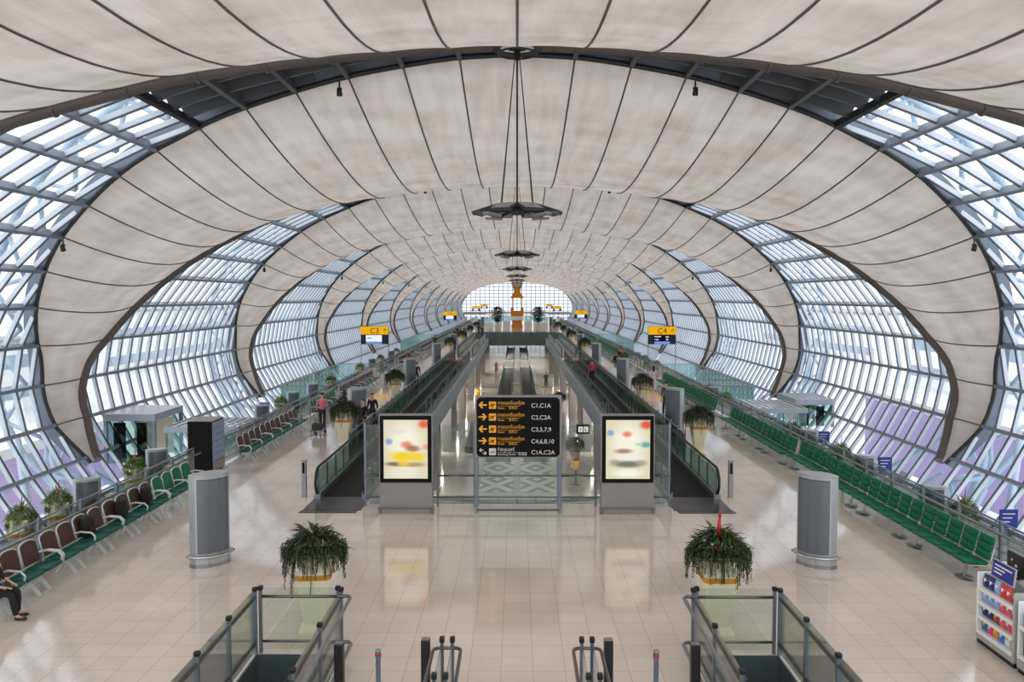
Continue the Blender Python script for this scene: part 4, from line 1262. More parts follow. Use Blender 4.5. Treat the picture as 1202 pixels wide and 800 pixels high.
# ------------------------------------------------------------------ stairwell railings, shafts and escalators in the foreground
M_SHAFT = simple('shaft_panel', rgb(84,98,98), .3, .2)
M_STEP = simple('escalator_step', rgb(120,100,84), .5, .1, .2, 15)
for sg, nm in ((-1,'C3'),(1,'C4')):
    xi, xo = WX0*sg, WX1*sg
    mb = MB()      # lining of the well
    a, b = sorted((xi, xi+sg*.03)); mb.box(a, b, Y0, WYB, -4.4, .004)
    a, b = sorted((xo, xo-sg*.03)); mb.box(a, b, Y0, WYB, -4.4, .004)
    a, b = sorted((xi, xo)); mb.box(a, b, WYB-.03, WYB, -4.4, .004); mb.box(a, b, Y0, WYB, -4.5, -4.4)
    tag(mb.build('wall_well_%s' % ('left' if sg < 0 else 'right'), M_SHAFT), kind='structure')
    # escalator running down inside the well
    xm = (xi+xo)/2; t = empty('escalator', (xm, 5.2, 0)); hw = .70
    st = MB()
    for k in range(22):
        y = .2+k*.38; z = -.2*k-.05
        st.box(-.45, .45, y, y+.40, z-.25, z)
    st.build('steps', M_STEP, t)
    for s2 in (-1, 1):
        k = MB(); k.rings([[(s2*.5-.05,y,z-.4),(s2*.5+.05,y,z-.4),(s2*.5+.05,y,z+.12),(s2*.5-.05,y,z+.12)] for y, z in ((-.6,0),(.2,0),(8.3,-4.26))]); k.build('skirting', M_STEELD, t)
        h = MB(); h.tube([(s2*.52,-.6,.9),(s2*.52,.2,.88),(s2*.52,8.3,-3.4)], .035, 8); h.build('handrail', M_RUB, t, smooth=True)
        g = MB(); g.add([(s2*.52,-.6,.1),(s2*.52,.2,.1),(s2*.52,8.3,-4.1),(s2*.52,8.3,-3.42),(s2*.52,.2,.86),(s2*.52,-.6,.88)], [(0,1,2,3,4,5)]); g.build('glass_balustrade', M_GLS, t)
    tag(t, 'dark escalator going down inside the glass-railed well on the %s side' % nm, 'escalator', 'escalators in the wells')
    # U-shaped glass railing
    t = empty('glass_railing', (0, 0, 0))
    A = (xo, 6.2); B = (xo, WYB+.06); C = (xi, WYB+.06); D = (xi, 6.2)
    def run(p, q, n, cap0, cap1, inset=.07):
        L = math.hypot(q[0]-p[0], q[1]-p[1]); dx, dy = (q[0]-p[0])/L, (q[1]-p[1])/L
        nx, ny = -dy, dx
        def at(u, off=0): return (p[0]+dx*u+nx*off, p[1]+dy*u+ny*off)
        g = MB()
        for i in range(n):
            a = inset + (L-2*inset)*i/n + .035; b = inset + (L-2*inset)*(i+1)/n - .035
            P = [at(a,-.006), at(b,-.006), at(b,.006), at(a,.006)]
            g.prism(P, .06, 1.12)
        g.build('glass_pane', M_GLS, t)
        for i in range(n+1):
            x, y = at(inset + (L-2*inset)*i/n)
            po = MB(); po.rbox(x-.028, x+.028, y-.028, y+.028, 0, 1.1, .006, 1); p_ = po.build('post', M_POST, t)
            c = MB(); c.rbox(x-.042, x+.042, y-.042, y+.042, 1.08, 1.15, .012, 1); c.build('dark_cap', M_BLACK, p_)
        for z, r, nm2 in ((.97,.028,'top_rail'),(.2,.024,'lower_rail')):
            x0, y0 = at(inset); x1, y1 = at(L-inset)
            rr = MB(); rr.tube([(x0,y0,z),(x1,y1,z)], r, 8); rr.build(nm2, M_STEELD, t, smooth=True)
    run(A, B, 6, 1, 1); run(B, C, 1, 1, 1); run(C, D, 5, 1, 1)
    xh = xi-sg*.17
    for z in (1.0, .22):
        h = MB(); h.tube([(xi+sg*.02, WYB-.02, z), (xh+sg*.05, WYB-.01, z), (xh, WYB-.09, z), (xh, 6.2, z)], .03, 8); h.build('handrail', M_STEEL, t, smooth=True)
    tag(t, 'U-shaped glass railing with steel posts around the well on the %s side' % nm, 'railing', 'railings around the wells')
    # pair of glass panels with a looped rail beside the centre passage
    t = empty('glass_railing', (sg*1.0, 0, 0))
    for k, dx in enumerate((-.075, .075)):
        g = MB(); 
        for i in range(5): g.box(dx-.006, dx+.006, 6.1+i*1.18, 6.1+(i+1)*1.18-.06, .06, 1.08)
        g.build('glass_pane', M_GLS, t)
        for i in range(6):
            y = 6.07+i*1.18
            po = MB(); po.rbox(dx-.025, dx+.025, y-.03, y+.03, 0, 1.1, .006, 1); po.build('post', M_POST, t)
            c = MB(); c.rbox(dx-.036, dx+.036, y-.045, y+.045, 1.07, 1.15, .012, 1); c.build('dark_cap', M_BLACK, t)
    for z in (.98, .3):
        h = MB(); h.tube([(-.2,6.1,z),(-.2,11.86,z),(-.185,11.94,z),(-.13,11.98,z),(.13,11.98,z),(.185,11.94,z),(.2,11.86,z),(.2,6.1,z)], .026, 8); h.build('looped_rail', M_STEELD, t, smooth=True)
    tag(t, 'narrow pair of glass railings with looped rail end, centre passage, %s side' % nm, 'railing', 'centre passage railings')
    for i, (x, y) in enumerate(((2.58, 12.1), (1.34, 12.25))):
        t = empty('sensor_post', (sg*x, y, 0)); p = MB(); p.rbox(-.065,.065,-.07,.07,0,1.0,.01,2); p.build('body', M_BLACK, t)
        q = MB(); q.box(-.06,.06,-.05,.05,1.0,1.012); q.build('steel_cap', M_STEEL, t)
        tag(t, 'black sensor post %s on the %s side' % ('beside the well railing' if i == 0 else 'beside the centre passage railing', nm), 'post', 'black escalator posts')
    t = empty('bollard', (sg*1.99, 11.95, 0)); p = MB(); p.tube([(0,0,0),(0,0,.9)], .035, 10); p.lathe([(.07,0),(.07,.02),(.035,.03)], 14); p.build('pole', M_POST, t)
    q = MB(); q.lathe([(.036,.84),(.042,.85),(.042,.95),(.03,.97)], 12); qo = q.build('pole_head', M_POST, t)
    q = MB(); q.lathe([(.044,.88),(.046,.885),(.046,.91),(.044,.915)], 12); q.build('red_ring', M_RED, qo)
    tag(t, 'slim grey bollard with red-ringed head between the two black posts, %s side' % nm, 'bollard', 'slim bollards')

# ------------------------------------------------------------------ shop counter
M_SHELF = simple('shelf_white', rgb(236,236,234), .35)
M_ENDP = simple('shelf_end_grey', rgb(170,170,166), .45)
M_BEIGE = simple('shelf_beige', rgb(216,200,172), .5)
def gondola(y0, y1, h, label, beige):
    t = empty('shelf_unit', (8.02, y0, 0)); L = y1-y0; d = .52
    b = MB(); b.rbox(.02, d, 0.0, L, 0, .08, .006, 1); b.build('kick_plate', M_BLACK, t)
    b = MB(); b.rbox(0, d, 0, L, .08, .22, .008, 1); b.build('base', M_ENDP, t)
    b = MB(); b.rbox(0, d, 0, .035, .22, h, .006, 1); b.build('end_panel', M_ENDP if not beige else M_BEIGE, t)
    b = MB(); b.rbox(0, d, L-.035, L, .22, h, .006, 1); b.build('end_panel', M_SHELF, t)
    b = MB(); b.box(d-.03, d, .036, L-.036, .22, h); b.build('back_panel', M_SHELF, t)
    zs = (.24,.5,.75,1.0) if not beige else (.3,.78)
    for z in zs:
        s = MB(); s.rbox(.0, d-.032, .037, L-.037, z-.02, z, .004, 1); s.box(-.012, -.001, .037, L-.037, z-.055, z+.012); s.build('shelf', M_SHELF, t)
    b = MB(); b.rbox(.3, d, 0, L, h, h+.02, .004, 1); b.build('top_board', M_ENDP, t)
    tag(t, label, 'shelf unit', 'shop shelf units')
    return t
g1 = gondola(13.55, 14.67, 1.24, 'white shelf unit filled with colourful snack pouches beside the last green bench', False)
g2 = gondola(12.3, 13.45, 1.16, 'beige shelf unit with a blue box, at the picture edge by the snack shelves', True)
PCOL = {'navy': rgb(36,44,104), 'lightblue': rgb(150,170,220), 'pink': rgb(224,92,110), 'red': rgb(206,56,58), 'brown': rgb(150,70,52), 'teal': rgb(30,110,150), 'magenta': rgb(222,52,130), 'yellow': rgb(240,190,60), 'orange': rgb(238,150,40), 'blue': rgb(40,120,206), 'white': rgb(220,226,236), 'green': rgb(40,110,70)}
PM = {}
def pouch_mat(c, c2):
    k = c+c2
    if k in PM: return PM[k]
    m, nt, out = new_mat('pouch_'+c+'_'+c2)
    tcn = N(nt, 'ShaderNodeTexCoord'); no = N(nt, 'ShaderNodeTexNoise'); no.inputs['Scale'].default_value = 14; no.inputs['Detail'].default_value = 1
    nt.links.new(tcn.outputs['Object'], no.inputs[0])
    gt = N(nt, 'ShaderNodeMath', operation='GREATER_THAN'); gt.inputs[1].default_value = .58; nt.links.new(no.outputs[0], gt.inputs[0])
    mx = N(nt, 'ShaderNodeMix', data_type='RGBA'); mx.inputs[6].default_value = PCOL[c]; mx.inputs[7].default_value = PCOL[c2]; nt.links.new(gt.outputs[0], mx.inputs[0])
    p = N(nt, 'ShaderNodeBsdfPrincipled'); p.inputs['Roughness'].default_value = .3; nt.links.new(mx.outputs[2], p.inputs['Base Color']); nt.links.new(p.outputs[0], out.inputs[0])
    PM[k] = m; return m
def pouch(y, z, w_, h_, c, c2, label, x=8.1):
    mb = MB(); n = 6; rings = []
    for j in range(9):
        v = j/8; zz = v*h_
        th = .045*math.sin(PI*min(1, max(0, v)))**.6 + .003
        wd = w_/2*(1-.08*math.sin(PI*v))
        rings.append([(-th*math.cos(a)*1.0, wd*math.sin(a), zz) for a in [2*PI*i/12 for i in range(12)]])
    mb.rings(rings)
    o = mb.build('snack_pouch', pouch_mat(c, c2), smooth=True); o.location = (x, y, z); o.rotation_euler.y = .12
    tag(o, label, 'snack pouch', 'snack pouches on the shop shelves')
rows = [('top', 1.0, .21, ['navy','navy','lightblue','red','red','green']), ('second', .75, .2, ['lightblue','lightblue','lightblue','pink','pink','pink']),
        ('third', .5, .2, ['navy','navy','brown','pink','pink','pink']), ('bottom', .24, .19, ['teal','magenta','orange','blue','white','yellow'])]
CN = {'navy':'dark blue','lightblue':'pale blue','pink':'pink','red':'red','brown':'brown','teal':'teal','magenta':'magenta','yellow':'yellow','orange':'orange','blue':'bright blue','white':'white','green':'dark green'}
for rn, z, h_, cols in rows:
    for i, c in enumerate(cols):
        y = 14.535 - i*.172
        c2 = 'white' if c in ('navy','lightblue','pink','red','blue','magenta') else ('yellow' if c != 'yellow' else 'orange')
        pouch(y, z+.003, .166, h_+.022, c, c2, '%s snack pouch on the %s shelf, %s from the bench end' % (CN[c], rn, ORD[i]))
# blue notice, monitor and printer on top
mb = MB(); mb.rbox(8.34,8.5,14.53,14.66,1.262,1.42,.008,1); tag(mb.build('card_box', M_WHITE), 'small white box on the bench end of the snack shelf unit', 'box')
t = empty('notice_holder', (8.14, 14.1, 1.24)); M = Matrix.Rotation(.12,4,'Y')
p = MB(); p.rbox(-.012,.012,-.34,.34,-.06,.26,.01,2,M); p.build('frame', M_ENDP, t)
q = MB(); q.box(-.016,-.012,-.31,.31,-.03,.24,M); q.build('blue_card', M_BLUE, t)
q = MB()
for i, (a, b) in enumerate(((-.25,.25),(-.05,.25),(.02,.25))): q.box(-.018,-.016,a,b,.16-.06*i,.185-.06*i,M)
q.build('white_line', M_WHITE, t)
t.location.z = 1.3
tag(t, 'blue notice card with white lines standing on the snack shelf unit', 'notice')
t = empty('monitor', (8.44, 14.2, 1.263)); p = MB(); p.rbox(-.03,.03,-.27,.27,.05,.42,.015,2); p.build('housing', M_BLACK, t)
q = MB(); q.tube([(.02,0,.2),(.03,0,.02)], .025, 8); q.lathe([(.07,0),(.07,.015),(.03,.02)], 16, Matrix.Translation((.02,0,0))); q.build('stand', M_BLACK, t)
q = MB(); q.box(-.033,-.03,-.03,.03,.2,.24); q.box(-.033,-.03,.1,.14,.28,.31); q.build('white_sticker', M_WHITE, t)
tag(t, 'black monitor seen from behind on top of the snack shelf unit', 'monitor')
t = empty('shop_counter', (8.55, 12.3, 0)); p = MB(); p.rbox(.02,.55,0,2.37,0,.96,.01,1); p.build('body', M_WHITE, t)
q = MB(); q.rbox(0,.6,-.02,2.39,.96,1.0,.01,2); q.build('countertop', M_ENDP, t)
tag(t, 'white counter behind the two shop shelf units', 'counter')
t = empty('receipt_printer', (8.72, 13.25, 1.0)); p = MB(); p.rbox(-.12,.12,-.1,.1,0,.3,.02,2); p.build('body', M_WHITE, t); q = MB(); q.box(-.125,-.12,-.06,.06,.18,.24); q.box(-.125,-.12,-.06,.06,.08,.1); q.build('dark_slot', M_BLACK, t)
tag(t, 'white receipt printer on the shop counter beside the monitor', 'printer')
mb = MB(); mb.rbox(8.05,8.4,12.5,13.35,.79,.99,.012,2); o = mb.build('blue_box', simple('blue_carton', rgb(24,96,196), .35)); tag(o, 'large bright blue box on the beige shelf unit', 'box')
q = MB(); q.box(8.046,8.05,12.52,13.33,.87,.89); q.build('white_stripe', M_WHITE, o)
t = empty('dark_appliance', (8.06, 12.45, .31)); p = MB(); p.rbox(.0,.38,0,.9,0,.42,.012,2); p.build('body', simple('appliance_dark', rgb(48,48,48), .4), t)
q = MB(); q.rbox(-.012,.0,.2,.86,.14,.38,.004,1); q.build('door', M_BLACK, t)
for i in range(5):
    q = MB(); q.box(-.01,0,.25+i*.13,.33+i*.13,.03,.08); q.build('white_key', M_WHITE, t)
tag(t, 'dark appliance with white keys in the lower part of the beige shelf unit', 'appliance')
for i, c in enumerate(('red','blue','brown','white')):
    mb = MB(); mb.rbox(8.08,8.3,13.0+.1*i-.2,13.09+.1*i-.2,1.0,1.0+.0+.14+.02*(i%2),.006,1)
    o = mb.build('small_carton', pouch_mat('blue' if i % 2 else 'red','white')); o.location.z = .0
    tag(o, 'small %s and white carton above the blue box, %s from the far end' % ('blue' if i % 2 else 'red', ORD[3-i]), 'carton', 'small cartons above the blue box')

# ------------------------------------------------------------------ vending machine
t = empty('vending_machine', (-10.74, 28.6, 0))
p = MB(); p.rbox(-.43,.40,0,1.15,.06,1.8,.012,2); p.build('cabinet', M_INK, t)
q = MB(); q.rbox(.40,.43,.03,1.12,.42,1.76,.004,1); q.build('lit_glass_door', emit('vending_glow', rgb(176,190,216), .13), t)
q = MB()
for i in range(6): q.box(.43,.436,.03,1.12,.44+i*.22,.46+i*.22)
for i in range(5): q.box(.43,.438,.05+i*.26,.07+i*.26,.44,1.74)
q.build('shelf_grid', M_POST, t)
q = MB(); q.rbox(.40,.43,.03,1.12,.1,.4,.006,1); q.build('delivery_flap', M_GREYP, t)
q = MB(); q.rbox(-.41,.42,.02,1.13,1.8,1.83,.006,1); q.build('top_panel', M_GREYP, t)
q = MB()
for x in (-.36,.32):
    for y in (.08,1.05): q.lathe([(.04,0),(.04,.06)], 10, Matrix.Translation((x,y,0)))
q.build('foot', M_BLACK, t)
tag(t, 'tall black vending machine behind the near green seats on the C3 side', 'vending machine')

# ------------------------------------------------------------------ gate vestibules and canopies by the glass walls
def vestibule(x0, x1, y0, y1, zt, label):
    t = empty('gate_vestibule', ((x0+x1)/2, (y0+y1)/2, HZ)); hx, hy = (x1-x0)/2, (y1-y0)/2; H = zt-HZ
    r = MB(); r.rbox(-hx-.1,hx+.1,-hy-.1,hy+.1,H-.36,H,.02,2); r.build('roof', M_ROOF, t)
    for sx in (-1,1):
        for sy in (-1,1):
            w_ = MB(); w_.box(sx*hx-.08,sx*hx+.08,sy*hy-.08,sy*hy+.08,0,H-.36); w_.build('corner_post', M_STEEL, t)
    for yy in (-hy, hy):
        g = MB(); g.box(-hx,hx,yy-.01,yy+.01,.05,H-.36); g.build('glass_wall', M_GLSD, t)
    b = MB(); b.box(-hx+.3,-hx+.9,-hy+.2,-hy+.3,.05,H-.5); b.box(hx-1.0,hx-.5,-hy+.2,-hy+.3,.05,H-.5); b.build('dark_door_leaf', M_INK, t)
    c = MB(); c.box(-hx+.3,hx-.3,hy-.4,hy-.3,.05,H-.6); c.build('inner_panel', M_BEIGE, t)
    tag(t, label, 'gate vestibule', 'gate vestibules')
vestibule(-21.2,-18.7,43.5,47.0,.02,'metal-roofed gate vestibule set into the glass wall on the C3 side')
vestibule(18.6,21.0,56.5,60.2,-.75,'metal-roofed gate vestibule set into the glass wall on the C4 side')
def canopy(x0, x1, y0, y1, zt, label):
    t = empty('slatted_canopy', ((x0+x1)/2, (y0+y1)/2, HZ)); hx, hy = (x1-x0)/2, (y1-y0)/2; H = zt-HZ
    f = MB(); f.rbox(-hx,hx,-hy-.05,-hy+.05,H-.28,H,.01,1); f.rbox(-hx,hx,hy-.05,hy+.05,H-.28,H,.01,1); f.rbox(-hx,-hx+.1,-hy,hy,H-.28,H,.01,1); f.rbox(hx-.1,hx,-hy,hy,H-.28,H,.01,1); f.build('fascia', M_ROOF, t)
    n = int(2*hx/.42)
    for i in range(n):
        s = MB(); xx = -hx+.25+i*(2*hx-.4)/n; s.box(xx,xx+.24,-hy+.05,hy-.05,H-.06,H-.02); s.build('slat', M_ROOF, t)
    for sx in (-1,1):
        for sy in (-1,1):
            p = MB(); p.tube([(sx*(hx-.1),sy*(hy-.1),0),(sx*(hx-.1),sy*(hy-.1),H-.2)], .06, 8); p.build('post', M_STEEL, t)
    g = MB()
    for i in range(4): g.box(-hx+.1+i*(2*hx-.2)/4+.03,-hx+.1+(i+1)*(2*hx-.2)/4-.03,-hy-.01,-hy+.01,.05,H-.3)
    g.build('glass_front', M_TEAL, t)
    tag(t, label, 'canopy', 'slatted canopies over the gate lobbies')
canopy(-17.5,-13.4,41.8,45.2,-.4,'slatted metal canopy with glass front before the gate vestibule on the C3 side')
canopy(13.3,17.2,50.2,54.6,-.55,'slatted metal canopy with glass front before the gate vestibule on the C4 side')
def stand_sign(x, y, mat, label):
    t = empty('notice_stand', (x, y, HZ)); p = MB(); p.tube([(0,0,0),(0,0,1.2)], .025, 8); p.lathe([(.2,0),(.2,.02),(.03,.04)], 16); p.build('pole', M_STEELD, t)
    q = MB(); q.rbox(-.3,.3,-.02,.02,1.12,1.72,.01,1); qo = q.build('board', mat, t)
    r = MB()
    for i in range(3): r.box(-.2,.2-.08*i,-.024,-.02,1.56-.13*i,1.59-.13*i)
    r.build('white_line', M_WHITE if mat is not M_INK else M_GREYP, qo)
    tag(t, label, 'notice stand', 'notice stands on the hold floors')
stand_sign(16.0,27.5,M_BLUE,'blue notice stand on the lower hold floor, nearest on the C4 side')
stand_sign(15.9,36.6,M_BLUE,'blue notice stand on the C4 side hold floor, second from the camera')
stand_sign(15.8,43.7,M_BLUE,'blue notice stand on the C4 side hold floor, third from the camera')
stand_sign(-16.6,36.9,M_INK,'black notice stand on the C3 side hold floor beside the potted plant')
stand_sign(-16.6,55.6,M_BLUE,'blue notice stand on the C3 side hold floor beside the potted plant')

# ------------------------------------------------------------------ golden pavilion on the far deck
def pavilion(x, y):
    t = empty('golden_pavilion', (x, y, 0)); G = simple('pavilion_gold', rgb(214,140,34), .4, .3, .15, 3); G2 = simple('pavilion_orange', rgb(208,132,52), .5)
    b = MB(); b.rings([square_ring(h,z,.15) for h, z in ((1.15,0),(1.15,.5),(1.0,.6),(1.0,1.2),(1.1,1.3),(1.1,1.45))]); b.build('orange_plinth', G2, t)
    b = MB(); b.rings([square_ring(h,z,.15) for h, z in ((1.4,1.45),(1.4,1.6),(1.3,1.7),(1.3,2.2),(1.42,2.3))]); b.build('white_base', M_WHITE, t)
    b = MB(); b.rings([square_ring(h,z,.1) for h, z in ((1.35,2.3),(1.2,2.5),(1.3,2.6),(1.3,3.2),(1.38,3.3))]); b.build('gold_base', G, t)
    for sx in (-1,1):
        for sy in (-1,1):
            c = MB(); c.rings([square_ring(h,z,.1) for h, z in ((.16,3.3),(.16,3.45),(.1,3.5),(.1,5.6),(.17,5.75),(.17,5.9))], M=Matrix.Translation((sx*.85,sy*.85,0))); c.build('column', G, t)
    for sx in (-1,1):
        c = MB(); c.rbox(sx*1.0-.3,sx*1.0+.3,-.3,.3,3.3,3.95,.04,1); c.build('gold_altar', G, t)
    r = MB()
    zz = 5.9; hh = 1.4
    for k in range(4):
        r.rings([square_ring(h,z,.12) for h, z in ((hh,zz),(hh*1.02,zz+.08),(hh*.72,zz+.55),(hh*.68,zz+.62))]); zz += .6; hh *= .68
        for sx in (-1,1):
            for sy in (-1,1): r.tube([(sx*hh*1.4,sy*hh*1.4,zz-.58),(sx*hh*1.62,sy*hh*1.62,zz-.3)], .05, 5, .01)
    r.build('tiered_roof', G, t)
    s = MB(); s.lathe([(.3,zz),(.34,zz+.1),(.2,zz+.35),(.13,zz+.6),(.06,zz+1.0),(.01,zz+1.7)], 12); s.build('spire', G, t, smooth=True)
    tag(t, 'golden pavilion shrine with tiered spire roof in the middle of the far deck', 'shrine')
pavilion(0, 172)
def potted_tree(x, y, seed, label):
    r = random.Random(seed); t = empty('potted_tree', (x, y, 0))
    p = MB(); p.lathe([(.5,0),(.62,.7),(.66,.75),(.58,.78)], 16); p.build('pot', M_CREAM, t, smooth=True, auto=True)
    s = MB(); s.tube([(0,0,.7),(.05,0,1.6),(-.05,.05,2.4)], .09, 8, .05)
    for i in range(5):
        a = i*1.3; s.tube([(0,0,1.5+.15*i),(math.cos(a)*.6,math.sin(a)*.6,2.2+.2*i)], .04, 6, .02)
    s.build('trunk', M_WOOD, t)
    f = MB()
    for i in range(620):
        a = r.uniform(0,6.28); q = r.random()**.5*(.75+.35*math.sin(3*i)); ze = r.uniform(-1,1); R_ = 1.45*math.sqrt(max(0,1-ze*ze))*q
        leaf_strip(f, (R_*math.cos(a), R_*math.sin(a), 2.9+ze*1.35), a+r.uniform(-.6,.6), r.uniform(.35,.6), r.uniform(-.2,.9), 1.4, .11, 3)
    f.build('foliage', M_LEAF2, t); tag(t, label, 'tree', 'potted trees by the shrine'); return t
potted_tree(-3.6, 158, 1, 'dark potted tree on the C3 side of the golden shrine')
potted_tree(3.9, 158, 2, 'dark potted tree on the C4 side of the golden shrine')
for i, (x, y) in enumerate(((-5.4,165),(-2.2,178),(2.3,178),(5.2,165),(-4.2,190),(4.4,190))):
    t = empty('glass_kiosk', (x, y, 0)); p = MB(); p.rbox(-.8,.8,-.5,.5,0,1.1,.02,1); p.build('counter', M_WHITE, t)
    for yy in (-.49, .49):
        g = MB(); g.box(-.8,.8,yy-.01,yy+.01,1.1,2.1); g.build('teal_pane', M_TEAL, t)
    r = MB(); r.rbox(-.85,.85,-.55,.55,2.1,2.2,.02,1); r.build('top', M_WHITE, t)
    tag(t, 'white kiosk with teal glass on the far deck, %s across from the C3 side' % ORD[(0,1,2,3,4,5)[i]], 'kiosk', 'white kiosks around the shrine')
t = empty('glass_railing', (0, 124.3, 0))
g = MB()
for i in range(10): g.box(-4.2+i*.84+.03,-4.2+(i+1)*.84-.03,-.01,.01,.06,1.05)
g.build('glass_pane', M_GLS, t); r = MB(); r.tube([(-4.2,0,1.08),(4.2,0,1.08)], .03, 8); r.build('handrail', M_STEEL, t)
for i in range(6):
    p = MB(); p.tube([(-4.2+i*1.68,0,0),(-4.2+i*1.68,0,1.08)], .025, 6); p.build('post', M_POST, t)
tag(t, 'glass railing along the front edge of the dark bridge', 'railing')

# ------------------------------------------------------------------ outside: boarding bridges seen through the glass
def boarding_bridge(x0, x1, y0, y1, z0, z1, label, pink=False, side=1):
    t = empty('boarding_bridge', ((x0+x1)/2, (y0+y1)/2, -9)); hx, hy = (x1-x0)/2, (y1-y0)/2
    b = MB(); b.rbox(-hx,hx,-hy,hy,z0+9,z1+9,.15,2); b.build('purple_tunnel', M_PURPLE, t)
    l = MB(); l.box(-.5,.5,-hy+1,-hy+2,0,z0+9); l.box(-.5,.5,hy-2,hy-1,0,z0+9); l.build('leg', M_GREYP, t)
    w_ = MB(); w_.box(-hx-.04,hx+.04,-hy-.04,hy+.04,z1+9-.5,z1+9+.1); w_.build('white_roof', M_WHITE, t)
    if pink:
        q = MB(); q.box(-side*hx-.06 if side > 0 else hx, -side*hx if side > 0 else hx+.06, -hy, -hy+7, z0+9+.2, z1+9-.6)
        q.build('pink_panel', M_PINK, t)
    tag(t, label, 'boarding bridge', 'boarding bridges outside the glass')
    return t
boarding_bridge(27,31,38,66,-6.2,-1.2,'purple boarding bridge with pink panel outside the glass on the C4 side',True,1)
t = boarding_bridge(-32,-28,38,60,-6.8,-2.4,'purple boarding bridge outside the glass on the C3 side')
text('NE', .95, M_YEL, t, (2.03,6.6,5.0), rot=(PI/2,0,PI/2))
for i, (x, y, sx, sy, h) in enumerate(((-75,90,16,60,9),(78,110,18,80,10),(-90,210,20,90,12),(92,240,20,90,11))):
    t = empty('terminal_building', (x, y, -9)); b = MB(); b.box(-sx/2,sx/2,-sy/2,sy/2,0,h); b.build('wall', M_WHITE, t)
    q = MB()
    for k in range(2):
        q.box(-sx/2-.05,-sx/2,-sy/2+1,sy/2-1,1.5+k*h*.45,1.5+k*h*.45+1.8); q.box(sx/2,sx/2+.05,-sy/2+1,sy/2-1,1.5+k*h*.45,1.5+k*h*.45+1.8)
    q.build('window_band', simple('far_window', rgb(150,165,180), .3), t)
    r = MB(); r.box(-sx/2-.5,sx/2+.5,-sy/2-.5,sy/2+.5,h,h+.5); r.build('roof', M_GREYP, t)
    tag(t, 'pale terminal building across the apron on the %s side, %s' % (('C3','C4')[i % 2], ('nearer','nearer','farther','farther')[i]), 'building', 'buildings across the apron')

